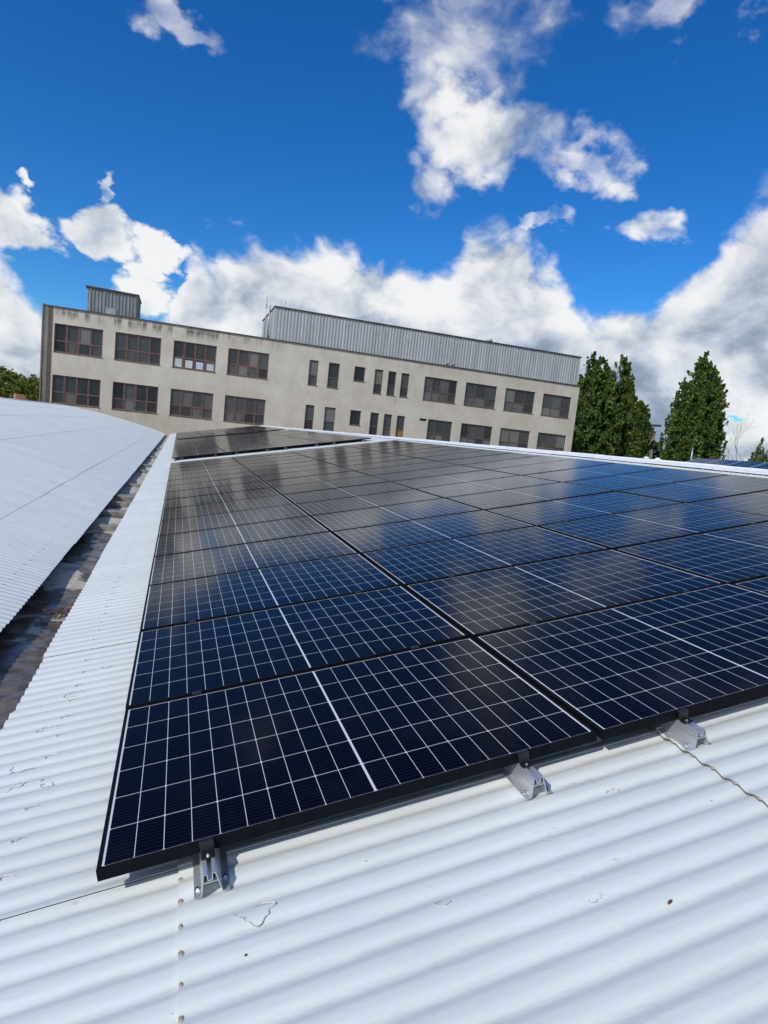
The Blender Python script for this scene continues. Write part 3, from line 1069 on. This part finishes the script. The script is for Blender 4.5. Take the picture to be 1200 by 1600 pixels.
# ------------------------------------------------------------------ office building
BX0, BX1, BY, BZ = -11.95, 45.6, 63.0, 10.1
bld = empty('office_building', (0, BY, -8), 'long beige rendered factory building with two visible window rows', 'building')
big_x = [(-11.14, -7.06), (-6.0, -1.93), (-0.79, 3.24), (4.36, 8.41)]
right_t = [(25.54, 29.51), (30.58, 34.56), (35.69, 39.65), (40.75, 44.68)]
right_b = [(26.48, 29.46), (30.6, 34.6), (35.65, 39.62), (40.74, 44.68)]
nar = [(12.57, 13.53), (14.63, 15.82), (17.44, 18.65), (19.72, 20.68), (21.27, 22.19), (22.78, 23.72)]
TZ, BZ_ = (6.15, 8.69), (1.5, 4.06)
wins = []
for x0, x1 in big_x:
    wins.append((x0, x1, *TZ, 'big', 4))
    wins.append((x0, x1, *BZ_, 'big', 4))
for i_, (x0, x1) in enumerate(nar):
    s_ = i_ == 2
    wins.append((x0, x1, 7.19 if s_ else 6.15, 8.70, 'small' if s_ else 'nar', 1))
    wins.append((x0, x1, 2.53 if s_ else 1.55, 4.08, 'small' if s_ else ('nar' if i_ < 5 else 'amber'), 1))
for i_, (x0, x1) in enumerate(right_t):
    wins.append((x0, x1, *TZ, 'old', 4 if i_ == 0 else 3))
for i_, (x0, x1) in enumerate(right_b):
    wins.append((x0, x1, 1.5, 4.09, 'old', (3, 4, 3, 3)[i_]))
vent = (25.45, 26.30, 3.80, 4.08)
# lower storeys, out of sight behind the roof
for x0, x1 in big_x + right_b:
    wins.append((x0, x1, -3.1, -0.55, 'big', 4))
    wins.append((x0, x1, -7.0, -5.2, 'big', 4))
xs = sorted(set([BX0, BX1, vent[0], vent[1]] + [w[0] for w in wins] + [w[1] for w in wins]))
zs = sorted(set([-8.0, BZ, vent[2], vent[3]] + [w[2] for w in wins] + [w[3] for w in wins]))
mb = MB()
holes = wins + [(*vent, 'vent', 0)]
for i_ in range(len(xs) - 1):
    for j in range(len(zs) - 1):
        cx, cz = (xs[i_] + xs[i_ + 1]) / 2, (zs[j] + zs[j + 1]) / 2
        if any(w[0] < cx < w[1] and w[2] < cz < w[3] for w in holes):
            continue
        mb.quad((xs[i_], 0, zs[j]), (xs[i_ + 1], 0, zs[j]), (xs[i_ + 1], 0, zs[j + 1]), (xs[i_], 0, zs[j + 1]))
RV = 0.30
for w in holes:
    x0, x1, z0, z1 = w[:4]
    mb.quad((x0, 0, z0), (x0, RV, z0), (x0, RV, z1), (x0, 0, z1))
    mb.quad((x1, RV, z0), (x1, 0, z0), (x1, 0, z1), (x1, RV, z1))
    mb.quad((x0, RV, z0), (x0, 0, z0), (x1, 0, z0), (x1, RV, z0))
    mb.quad((x0, 0, z1), (x0, RV, z1), (x1, RV, z1), (x1, 0, z1))
DEP = 16.0
mb.quad((BX0, 0, -8), (BX0, 0, BZ), (BX0, DEP, BZ), (BX0, DEP, -8))
mb.quad((BX1, 0, BZ), (BX1, 0, -8), (BX1, DEP, -8), (BX1, DEP, BZ))
mb.quad((BX0, DEP, -8), (BX0, DEP, BZ), (BX1, DEP, BZ), (BX1, DEP, -8))
wl = mb.build('wall', M_wall, bld)
wl.location = (0, 0, 8)
mb = MB()
mb.quad((BX0, 0.0, BZ - 0.15), (BX1, 0.0, BZ - 0.15), (BX1, DEP, BZ - 0.15), (BX0, DEP, BZ - 0.15))
o = mb.build('flat_roof', M_roofdark, bld)
o.location = (0, 0, 8)
mb = MB()
for a_, b_, c0, c1 in ((BX0 - .12, BX1 + .12, -0.12, 0.2),):
    mb.box(a_, b_, c0, c1, BZ, BZ + 0.10)
mb.box(BX0 - .12, BX0 + .2, 0.2, DEP, BZ, BZ + 0.10)
mb.box(BX1 - .2, BX1 + .12, 0.2, DEP, BZ, BZ + 0.10)
o = mb.build('parapet_flashing', M_trim, bld)
o.location = (0, 0, 8)
mb = MB()
mb.tube((BX0 - 0.10, -0.10, -8), (BX0 - 0.10, -0.10, BZ + 0.15), 0.11, n=10)
o = mb.build('downpipe', M_brown, bld, True)
o.location = (0, 0, 8)
mb = MB()
mb.box(BX0 + .28, BX0 + 0.62, -0.05, 0.0, -8, BZ - 0.02)
o = mb.build('corner_strip', M_sill, bld)
o.location = (0, 0, 8)
mb = MB()
mb.box(vent[0], vent[1], 0.22, 0.26, vent[2], vent[3])
o = mb.build('vent_opening', M_black, bld)
o.location = (0, 0, 8)
rw = random.Random(21)
for wi, (x0, x1, z0, z1, kd, nc) in enumerate(wins):
    w_, h_ = x1 - x0, z1 - z0
    fm = MB()
    fr = 0.075
    yb, yf = 0.24, 0.12
    fm.box(0, w_, yf, yb, 0, fr)
    fm.box(0, w_, yf, yb, h_ - fr, h_)
    fm.box(0, fr, yf, yb, fr, h_ - fr)
    fm.box(w_ - fr, w_, yf, yb, fr, h_ - fr)
    mt = M_wframe if kd == 'big' else M_wframe_old
    tz = h_ * (0.40 if kd != 'small' else 0.0)
    mw = 0.16 if kd == 'big' else 0.085
    if tz:
        fm.box(fr, w_ - fr, yf + .012, yb, tz - 0.045, tz + 0.045)
    cw = w_ / nc
    for q_ in range(1, nc):
        xx = q_ * cw
        if kd == 'big':
            fm.box(xx - mw / 2, xx - mw / 2 + 0.055, yf + 0.004, yb, fr, h_ - fr)
            fm.box(xx + mw / 2 - 0.055, xx + mw / 2, yf + 0.004, yb, fr, h_ - fr)
            fm.box(xx - mw / 2 + 0.055, xx + mw / 2 - 0.055, yf + 0.05, yb, fr, h_ - fr)
        else:
            fm.box(xx - mw / 2, xx + mw / 2, yf + 0.004, yb, fr, h_ - fr)
    wo_ = fm.build('window', mt, bld)
    wo_.location = (x0, 0, 8 + z0)
    # glass: one sheet per pane, each set in at a slightly different angle
    zz = [(fr, tz - 0.045), (tz + 0.045, h_ - fr)] if tz else [(fr, h_ - fr)]
    for q_ in range(nc):
        for zi, (za, zb) in enumerate(zz):
            gm = MB()
            a_ = rw.uniform(-.008, .008)
            xa = max(fr, q_ * cw + (mw / 2 if q_ else 0)) - 0.004
            xb = min(w_ - fr, (q_ + 1) * cw - (mw / 2 if q_ < nc - 1 else 0)) + 0.004
            yy = 0.19
            gm.quad((xa, yy + a_, za), (xb, yy - a_, za), (xb, yy - a_ + rw.uniform(-.006, .006), zb), (xa, yy + a_, zb))
            mm = M_glass if kd == 'big' else M_glass2
            if kd in ('nar', 'small', 'amber') and rw.random() < 0.7:
                mm = M_glass
            if kd == 'old' and zi == 1 and rw.random() < 0.45:
                mm = M_glass
            if kd == 'big' and rw.random() < (0.55 if zi == 0 else 0.15):
                mm = M_glass2  # sky reflection put into the colour, mostly in lower panes
            g_ = gm.build('pane', mm, wo_)
            if kd == 'amber' and zi == 0:
                g_.data.materials[0] = M_board
            if wi == 4 and zi == 0:
                # pale sheets standing behind the lower panes of the third window
                gm = MB()
                gm.box(xa + 0.08, xb - 0.10, 0.150, 0.165, za + 0.02, zb - 0.10 - 0.05 * q_)
                gm.build('pale_sheet', M_pale, wo_)
    s_ = MB()
    s_.box(-0.05, w_ + 0.05, -0.05, 0.12, -0.06, -0.003)
    s_.build('sill', M_sill, wo_)
# small wall lamp at the right corner
mb = MB()
mb.box(BX1 - 0.05, BX1 + 0.55, -0.16, -0.04, 4.75, 4.87)
mb.box(BX1 + 0.30, BX1 + 0.85, -0.28, 0.02, 4.66, 4.75)
o = mb.build('wall_lamp', M_trim, bld)
o.location = (0, 0, 8)


def ribbed(mb, p0, p1, z0, z1, pitch=0.34, dep=0.035, side=1, z0b=None, z1b=None):
    """trapezoid ribbed sheet from p0 to p1 (x,y); z may change towards p1"""
    p0, p1 = Vector(p0), Vector(p1)
    ln = (p1 - p0).length
    d = (p1 - p0) / ln
    n_ = Vector((d.y, -d.x)) * side
    s = 0.0
    pts = []
    while s < ln:
        for fr_, o_ in ((0, 0), (0.35, 0), (0.5, 1), (0.85, 1)):
            if s + fr_ * pitch <= ln:
                pts.append((s + fr_ * pitch, o_ * dep))
        s += pitch
    pts.append((ln, 0))
    z0b = z0 if z0b is None else z0b
    z1b = z1 if z1b is None else z1b
    for (a_, oa), (b_, ob) in zip(pts[:-1], pts[1:]):
        A_ = p0 + d * a_ + n_ * oa
        B_ = p0 + d * b_ + n_ * ob
        ta, tb_ = a_ / ln, b_ / ln
        mb.quad((A_.x, A_.y, z0 + (z0b - z0) * ta), (B_.x, B_.y, z0 + (z0b - z0) * tb_), (B_.x, B_.y, z1 + (z1b - z1) * tb_), (A_.x, A_.y, z1 + (z1b - z1) * ta))


# long metal clad rooftop storey: a part of the building
px0, px1, pz = 8.65, 45.35, 13.42
mb = MB()
ribbed(mb, (px0, 0.25), (px1, 0.25), BZ + 0.10, pz, side=1, z1b=pz + 0.1)
ribbed(mb, (px0, 10.0), (px0, 0.25), BZ - 0.14, pz, side=1)
ribbed(mb, (px1, 0.25), (px1, 10.0), BZ - 0.14, pz + 0.1, side=1)
ribbed(mb, (px1, 10.0), (px0, 10.0), BZ - 0.14, pz, side=1)
cl = mb.build('rooftop_cladding', M_clad, bld)
cl.location = (0, 0, 8)
mb = MB()
v8 = [(px0 - .10, 0.10), (px1 + .10, 0.10), (px1 + .10, 10.15), (px0 - .10, 10.15)]
i0 = len(mb.v)
for dz in (0.0, 0.10):
    mb.v += [(a_, b_, pz + dz + (0.1 if a_ > 20 else 0)) for a_, b_ in v8]
for q_ in ((0, 3, 2, 1), (4, 5, 6, 7), (0, 1, 5, 4), (1, 2, 6, 5), (2, 3, 7, 6), (3, 0, 4, 7)):
    mb.f.append(q_)
o = mb.build('rooftop_cover', M_trim, bld)
o.location = (0, 0, 8)
mb = MB()
mb.box(px0 - 0.09, px0 - 0.07, 3.0, 3.9, BZ - 0.14, BZ + 0.9)
o = mb.build('rooftop_door', M_black, bld)
o.location = (0, 0, 8)

# lift housing
lift = empty('lift_housing', (-6.4, BY + 0.3, BZ - 0.14), 'small ribbed metal lift housing on the left of the roof', 'rooftop housing')
mb = MB()
hz0, hz1 = 0.0, 2.42
ribbed(mb, (-2.13, 0), (2.13, 0), hz0, hz1, 0.30, 0.06, 1, z1b=hz1 - 0.10)
ribbed(mb, (-2.13, 4.0), (-2.13, 0), hz0, hz1 - .1, 0.30, 0.06, 1)
ribbed(mb, (2.13, 0), (2.13, 4.0), hz0, hz1 - .1, 0.30, 0.06, 1)
ribbed(mb, (2.13, 4.0), (-2.13, 4.0), hz0, hz1 - .1, 0.30, 0.06, 1)
mb.build('cladding', M_clad_d, lift)
mb = MB()
mb.v += [(-2.35, -0.2, hz1 + 0.01), (2.25, -0.2, hz1 - 0.09), (2.25, 4.2, hz1 - 0.09), (-2.35, 4.2, hz1 + 0.01), (-2.35, -0.2, hz1 + .12), (2.25, -0.2, hz1 + 0.02), (2.25, 4.2, hz1 + .02), (-2.35, 4.2, hz1 + .12)]
for q_ in ((0, 3, 2, 1), (4, 5, 6, 7), (0, 1, 5, 4), (1, 2, 6, 5), (2, 3, 7, 6), (3, 0, 4, 7)):
    mb.f.append(q_)
mb.build('cover', M_trim, lift)
mb = MB()
mb.box(-0.62, 0.32, -0.10, -0.065, 0.2, 0.84)
mb.build('hatch', M_galv, lift)

# ---- masts and vents on the long storey
def mast(x_, y_, z0, z1, r, label, arms=()):
    rt_ = empty('antenna_mast', (x_, y_, z0), label, 'mast', 'rooftop masts')
    mb = MB()
    mb.tube((0, 0, 0), (0, 0, z1 - z0), r, r * 0.7, 8)
    mb.build('pole', M_galv, rt_, True)
    for za, la in arms:
        mb = MB()
        mb.tube((-la, 0, za), (la, 0, za), 0.035, n=6)
        mb.tube((-la, 0, za - .12), (-la, 0, za + .3), 0.03, n=6)
        mb.tube((la, 0, za - .12), (la, 0, za + .2), 0.03, n=6)
        mb.build('cross_arm', M_galv, rt_, True)
    return rt_


mast(8.12, BY + 3.4, BZ - 0.14, 14.9, 0.045, 'thin tall whip mast left of the metal rooftop storey', ((3.9, 0.06),))
mast(8.32, BY + 2.0, BZ - 0.14, 13.85, 0.085, 'thicker dark mast beside the metal rooftop storey', ((2.4, 0.07),))
mast(10.3, BY + 5.0, pz + 0.1, 15.1, 0.05, 'short forked mast on the left end of the metal storey', ((0.75, 0.16), (0.45, 0.13)))
vn = empty('vent_stack', (35.0, BY + 4.5, pz + 0.16), 'dark twin vent stack on the metal storey roof', 'vent')
for dx_, h_ in ((-0.2, 1.0), (0.28, 1.15)):
    mb = MB()
    mb.tube((dx_, 0, 0), (dx_, 0, h_ * .75), 0.17, 0.17, 12)
    mb.tube((dx_, 0, h_ * .75), (dx_, 0, h_), 0.24, 0.12, 12)
    mb.build('flue', M_galv, vn, True)
mb = MB()
mb.box(-0.5, 0.55, -0.3, 0.3, -0.05, 0.22)
mb.build('base', M_galv, vn)
wv_ = empty('white_roof_unit', (42.6, BY + 4.0, pz + 0.18), 'tiny white unit on the right end of the metal storey roof', 'roof unit')
mb = MB()
mb.tube((-0.25, 0, 0), (-0.25, 0, 0.25), 0.14, 0.10, 10)
mb.tube((0.35, 0, 0), (0.35, 0, 0.18), 0.10, 0.06, 10)
mb.build('cap', M_ridge, wv_, True)
# two pigeons on the flashing
M_bird = simple('pigeon_grey', (0.06, 0.06, 0.07), 0.8)
for i_, bx_ in enumerate((28.0, 28.75)):
    bm = bmesh.new()
    bmesh.ops.create_uvsphere(bm, u_segments=10, v_segments=8, radius=1)
    for v_ in bm.verts:
        x_ = v_.co.x
        v_.co = Vector((v_.co.x * 0.17, v_.co.y * 0.075 * (1 - 0.35 * max(0, -x_)), v_.co.z * 0.08 + x_ * 0.04))
    r2 = bmesh.ops.create_uvsphere(bm, u_segments=8, v_segments=6, radius=0.045)
    bmesh.ops.translate(bm, verts=r2['verts'], vec=(0.15, 0, 0.11))
    r2 = bmesh.ops.create_cone(bm, segments=6, radius1=0.05, radius2=0.05, depth=0.10, cap_ends=True)
    bmesh.ops.translate(bm, verts=r2['verts'], vec=(0.12, 0, 0.055))
    r2 = bmesh.ops.create_cube(bm, size=1)
    bmesh.ops.scale(bm, verts=r2['verts'], vec=(0.14, 0.07, 0.02))
    bmesh.ops.translate(bm, verts=r2['verts'], vec=(-0.2, 0, -0.05))
    for s_ in (-.02, .02):
        r2 = bmesh.ops.create_cube(bm, size=1)
        bmesh.ops.scale(bm, verts=r2['verts'], vec=(0.012, 0.012, 0.08))
        bmesh.ops.translate(bm, verts=r2['verts'], vec=(0.02, s_, -0.09))
    me = bpy.data.meshes.new('pigeon')
    bm.to_mesh(me)
    bm.free()
    me.materials.append(M_bird)
    o = link('pigeon', me)
    o.location = (bx_, BY - 0.02, BZ + 0.10 + 0.13)
    tag(o, ('left' if i_ == 0 else 'right') + ' one of two pigeons on the dark flashing below the metal storey', 'pigeon', 'pigeons on the flashing')

# ------------------------------------------------------------------ building behind the trees (right)
b2 = empty('distant_building', (70, 95, -8), 'tan gabled building end peeping out right of the first tall tree', 'building')
mb = MB()
x0, x1 = 72.0, 86.4
mb.box(x0 - 70, x1 - 70, 0, 12, 0, 16.3)
mb.build('wall', M_wall2, b2)
mb = MB()
mb.v += [(1.4, -0.8, 16.0), (16.75, -0.8, 17.2), (16.75, 12.8, 17.2), (1.4, 12.8, 16.0), (1.4, -0.8, 16.4), (16.75, -0.8, 17.6), (16.75, 12.8, 17.6), (1.4, 12.8, 16.4)]
for q_ in ((0, 3, 2, 1), (4, 5, 6, 7), (0, 1, 5, 4), (1, 2, 6, 5), (2, 3, 7, 6), (3, 0, 4, 7)):
    mb.f.append(q_)
mb.build('roof', M_trim, b2)


# ------------------------------------------------------------------ trees
def tree(name, label, cat, loc, h, lobes, leaf, leafmat, ntw, nlf, trunk_h=None, group=None, up=0.8, seed=1, trunk_r=0.35, reach=1.0):
    """lobes: (dx, dy, z0, z1, r, power). The crown is made of twigs, each with its own cluster of leaves."""
    R = np.random.default_rng(seed)
    root = empty(name, loc, label, cat, group)
    V = []
    limbs = MB()
    if up > 0.7:
        sub = []
        for dx_, dy_, z0, z1, rl_, pw in lobes:
            sub.append((dx_, dy_, z0, z0 + (z1 - z0) * .94, rl_ * .82, pw))
            for k_ in range(11):
                rho = rl_ * 0.86 * R.random() ** 0.5
                an_ = R.random() * 6.283
                tp = z0 + (z1 - z0) * (1 - 0.40 * (rho / rl_) ** 1.3) * R.uniform(.93, 1.0)
                bt = z0 + R.uniform(0.0, .35) * (tp - z0)
                sub.append((dx_ + rho * math.cos(an_), dy_ + rho * math.sin(an_), bt, tp, rl_ * R.uniform(.34, .50), .62))
        lobes = sub
    vol = np.array([l[4] ** 2 * (l[3] - l[2]) for l in lobes])
    vol = vol / vol.sum()
    for t_ in range(ntw):
        l = lobes[R.choice(len(lobes), p=vol)]
        dx_, dy_, z0, z1, r, pw = l
        tt = R.random() ** 0.85
        # envelope: quickly full at the bottom, tapering to the tip
        env = r * 1.28 * min(1, (tt + 0.04) * 5) ** 0.6 * (1 - tt) ** pw
        ang = R.random() * 6.283
        lump = 0.80 + 0.22 * math.sin(ang * 3 + tt * 9 + seed) + 0.13 * math.sin(ang * 7 - tt * 17)
        rr = env * lump * (0.25 + 0.75 * R.random() ** 0.5)
        base = np.array([dx_ + rr * math.cos(ang), dy_ + rr * math.sin(ang), z0 + tt * (z1 - z0)])
        d = np.array([math.cos(ang) * (1 - up), math.sin(ang) * (1 - up), up]) + R.normal(0, .18, 3)
        d /= np.linalg.norm(d)
        ln = R.uniform(0.7, 1.7) * reach * (0.55 + 0.45 * (1 - tt))
        n = int(nlf * R.uniform(.6, 1.3))
        s = R.random((n, 1))
        wd = (0.28 * reach) * (1.05 - s)
        c = base + d * s * ln + R.normal(0, 1, (n, 3)) * wd * 0.6
        a = R.normal(0, 1, (n, 3))
        a += d * 0.6
        a /= np.linalg.norm(a, axis=1, keepdims=True)
        b = np.cross(a, R.normal(0, 1, (n, 3)))
        b /= np.linalg.norm(b, axis=1, keepdims=True)
        sz = leaf * R.uniform(.6, 1.3, (n, 1))
        a *= sz
        b *= sz * 0.6
        V.append(np.stack([c - a, c + b, c + a, c - b], 1).reshape(-1, 3))
        if t_ % 40 == 0:
            p0 = (dx_ * 0.4, dy_ * 0.4, max(0.5, base[2] * 0.45))
            limbs.tube(p0, tuple(base), 0.09, 0.02, 5, False)
    V = np.concatenate(V)
    nf = len(V) // 4
    me = bpy.data.meshes.new('crown')
    me.vertices.add(len(V))
    me.vertices.foreach_set('co', V.astype(np.float32).ravel())
    me.loops.add(nf * 4)
    me.loops.foreach_set('vertex_index', np.arange(nf * 4, dtype=np.int32))
    me.polygons.add(nf)
    me.polygons.foreach_set('loop_start', np.arange(0, nf * 4, 4, dtype=np.int32))
    me.materials.append(leafmat)
    me.update()
    me.validate()
    link('crown', me, root)
    th = trunk_h or h * 0.75
    limbs.tube((0, 0, 0), (0, 0, th * .5), trunk_r, trunk_r * .6, 10)
    limbs.tube((0, 0, th * .5), (0.1, 0.1, th), trunk_r * .6, trunk_r * .15, 8)
    limbs.build('trunk', M_bark, root, True)
    return root


G = 'tall trees right of the building'
# tree A: dark, broad; tree A2: lighter, narrow, leaning on its right side; tree B
tree('tall_tree', 'dark green tall tree nearest the right end of the beige building', 'tree', (58.2, 78, -8), 26,
     [(0.9, 0, 5, 25.6, 4.0, 0.42), (-1.6, 0.5, 4, 21, 3.4, 0.6), (2.2, -.5, 4, 24.2, 3.3, 0.45), (-.6, 0, 14, 25.8, 2.1, .7)], 0.235, M_leafA, 1800, 26, group=G, seed=2, up=.82)
tree('tall_tree', 'yellowish green pointed tree behind the right side of the first dark tree', 'tree', (64.3, 79.5, -8), 26,
     [(0, 0, 5, 26.6, 3.7, 0.48), (2.6, 0.3, 4, 19.5, 3.4, .6), (1.0, 0, 12, 25, 2.0, .6)], 0.235, M_leafB, 1300, 26, group=G, seed=5, up=.85)
tree('tall_tree', 'dark drooping leafy tree low on the right of the first tree pair', 'tree', (66.2, 76.5, -8), 18,
     [(0, 0, 4, 18.5, 3.1, 0.55)], 0.235, M_leafA, 850, 26, group=G, seed=9, up=.6)
tree('tall_tree', 'separate tall dark tree with an even pointed crown, farthest right', 'tree', (78.0, 77, -8), 28,
     [(-.7, 0, 5, 28.2, 4.5, 0.42), (1.6, 0, 5, 27.0, 3.9, .45), (3.4, 0, 4, 22.8, 3.0, .5), (-2.2, 0, 4, 23.5, 2.9, .5), (0.2, .5, 14, 28.9, 2.4, .7)], 0.235, M_leafA, 2600, 26, group=G, seed=12, up=.82)
tree('birch', 'pale grey-green airy tree behind the right edge of the farthest tall tree', 'tree', (91.5, 87, -8), 20,
     [(0, 0, 7, 18.6, 2.7, 0.6), (2, 0, 5, 14, 2.2, .5)], 0.15, M_leafC, 500, 20, seed=15, up=.35)
tree('small_tree', 'low bushy tree between the tan wall and the farthest tall tree', 'tree', (92.0, 100, -8), 15,
     [(-1, 0, 6, 14.2, 3.2, 0.5), (2.5, 0, 5, 12.6, 3.4, .5)], 0.22, M_leafC, 500, 20, seed=18, up=.5)
tree('small_tree', 'low green bush against the right end of the beige building', 'tree', (61.0, 90, -8), 14,
     [(0, 0, 6, 12.6, 3.0, 0.5), (-1.6, 0, 6, 12.0, 2.4, .5)], 0.2, M_leafD, 450, 20, seed=19, up=.5)
tree('conifer', 'small dark conifer beside bare branches near the right edge', 'tree', (107.6, 90, -8), 17,
     [(0, 0, 5, 17.6, 1.7, 0.5), (-1.0, 0, 5, 13.6, 1.6, .5)], 0.18, M_leafA, 420, 22, seed=22, up=.9)
# bare tree
root = empty('bare_tree', (104.6, 91, -8), 'leafless tree with thin pale branches near the right edge', 'tree')
mb = MB()
rb = random.Random(4)


def branch(p, d, ln, r, dep):
    q_ = p + d * ln
    mb.tube(tuple(p), tuple(q_), r, r * 0.65, 5, False)
    if dep == 0:
        return
    for _ in range(3 if dep > 1 else 2):
        nd = (d + Vector((rb.uniform(-.55, .55), rb.uniform(-.55, .55), rb.uniform(-.1, .3)))).normalized()
        branch(p + d * ln * rb.uniform(.55, 1.0), nd, ln * rb.uniform(.55, .8), r * 0.6, dep - 1)


branch(Vector((0, 0, 0)), Vector((0.02, 0, 1)), 9.0, 0.11, 5)
mb.build('trunk', M_dead, root, True)

GL = 'trees left of the building'
tree('broad_tree', 'leftmost broad tree at the left edge, behind the white ridge', 'tree', (-20.5, 76, -8), 13,
     [(0, 0, 3, 12.7, 3.4, 0.4), (-2.6, 0, 3, 12.2, 3, .4)], 0.17, M_leafD, 750, 22, group=GL, seed=31, up=.45)
tree('broad_tree', 'broad tree directly left of the brown downpipe', 'tree', (-15.3, 74, -8), 11,
     [(0, 0, 3, 11.4, 3.0, 0.42), (1.8, 0, 3, 10.6, 2.6, .4), (-2.2, .5, 3, 12.0, 2.6, .4)], 0.17, M_leafD, 750, 22, group=GL, seed=33, up=.45)
tree('broad_tree', 'darker tree behind the other two at the left edge', 'tree', (-22.5, 92, -8), 13,
     [(0, 0, 3, 13.2, 4.0, 0.4), (4.5, 0, 3, 12.6, 4.0, .4)], 0.2, M_leafD, 500, 22, group=GL, seed=35, up=.45)

# ------------------------------------------------------------------ hall roof on the far right with its own row of panels
CAMP = Vector((0.1448, -1.7535, 1.2952))


def azp(az_, dist, z_):
    return Vector((CAMP.x + dist * math.sin(rad(az_)), CAMP.y + dist * math.cos(rad(az_)), z_))


B0 = azp(44.09, 38.0, 1.2952 + 38 * math.tan(rad(0.70)))
B1 = azp(49.25, 33.2, 1.2952 + 33.2 * math.tan(rad(0.78)))
ax = (B1 - B0)
ax.z = 0
ax.normalize()
per = Vector((-ax.y, ax.x, 0))
tilt = rad(20)
rot = Matrix((ax, per * math.cos(tilt) + Vector((0, 0, math.sin(tilt))), ax.cross(per * math.cos(tilt) + Vector((0, 0, math.sin(tilt)))))).transposed().to_4x4()
hall3 = empty('factory_hall', (B0.x, B0.y, -8), 'pale hall roof beyond the ridge on the right, carrying tilted panels', 'hall')
hall3.rotation_euler = (0, 0, math.atan2(ax.y, ax.x))
mb = MB()
mb.box(-6, 40, -2.0, 22, 0, 8 + B0.z - 0.42)
mb.build('wall', M_wall2, hall3)
mb = MB()
mb.box(-6.2, 40.2, -2.2, 22.2, 8 + B0.z - 0.418, 8 + B0.z - 0.22)
mb.build('roof', M_ridge, hall3)
for i_ in range(6):
    o = copy_tree(proto)
    Mx = rot.copy()
    Mx.translation = B0 + ax * (i_ * 1.80)
    o.matrix_world = Mx
    tag(o, '%s panel from the left in the tilted row beyond the ridge' % ORD[i_], 'solar panel', 'tilted panels beyond the ridge')
    o.rotation_euler = rot.to_euler()
    o.location = Mx.translation
for i_ in range(7):
    p_ = B0 + ax * (i_ * 1.80 - 0.058)
    t = empty('panel_support', tuple(p_ - Vector((0, 0, 0.22))), '%s support from the left under the tilted row beyond the ridge' % ORD[i_], 'support', 'supports of the tilted row')
    t.rotation_euler = (0, 0, math.atan2(ax.y, ax.x))
    mb = MB()
    mb.box(-0.02, 0.02, 0.02, 0.95, 0.0, 0.04)
    mb.box(-0.02, 0.02, 0.9, 0.94, 0.04, 0.5)
    ct, st = math.cos(tilt), math.sin(tilt)
    i0 = len(mb.v)
    for q_ in ((-.04, -.02), (.04, -.02), (.04, 1.08), (-.04, 1.08)):
        mb.v.append((q_[0], q_[1] * ct, 0.185 + q_[1] * st))
    for q_ in ((-.04, -.02), (.04, -.02), (.04, 1.08), (-.04, 1.08)):
        mb.v.append((q_[0], q_[1] * ct, 0.225 + q_[1] * st))
    for q_ in ((0, 3, 2, 1), (4, 5, 6, 7), (0, 1, 5, 4), (1, 2, 6, 5), (2, 3, 7, 6), (3, 0, 4, 7)):
        mb.f.append(tuple(i0 + k_ for k_ in q_))
    mb.box(-0.02, 0.02, 0.04, 0.08, 0.04, 0.18)
    mb.build('bracket', M_alu, t)
# thin pole beyond the ridge
pp = azp(44.7, 42, 0)
rt_ = empty('thin_pole', (pp.x, pp.y, B0.z - 0.25), 'thin pale pole behind the ridge before the farthest tall tree', 'pole')
mb = MB()
mb.tube((0, 0, 0), (0, 0, 1.25), 0.05, 0.04, 8)
mb.build('pole', M_galv, rt_, True)
mb = MB()
mb.tube((0, 0, 0), (0, 0, 0.03), 0.12, 0.12, 10)
mb.build('base_plate', M_galv, rt_)
for i_, azz in enumerate((42.2, 41.3)):
    p_ = azp(azz, 37, B0.z - 0.30)
    t = empty('roof_vent', tuple(p_), ('right' if i_ == 0 else 'left') + ' one of two small white roof vents peeping over the ridge', 'vent', 'roof vents beyond the ridge')
    t.location.z -= 0.1
    mb = MB()
    mb.tube((0, 0, 0), (0, 0, 0.42), 0.12, 0.12, 12)
    mb.build('neck', M_ridge, t, True)
    mb = MB()
    mb.tube((0, 0, 0.42), (0, 0, 0.52), 0.20, 0.08, 12)
    mb.build('cap', M_ridge, t, True)
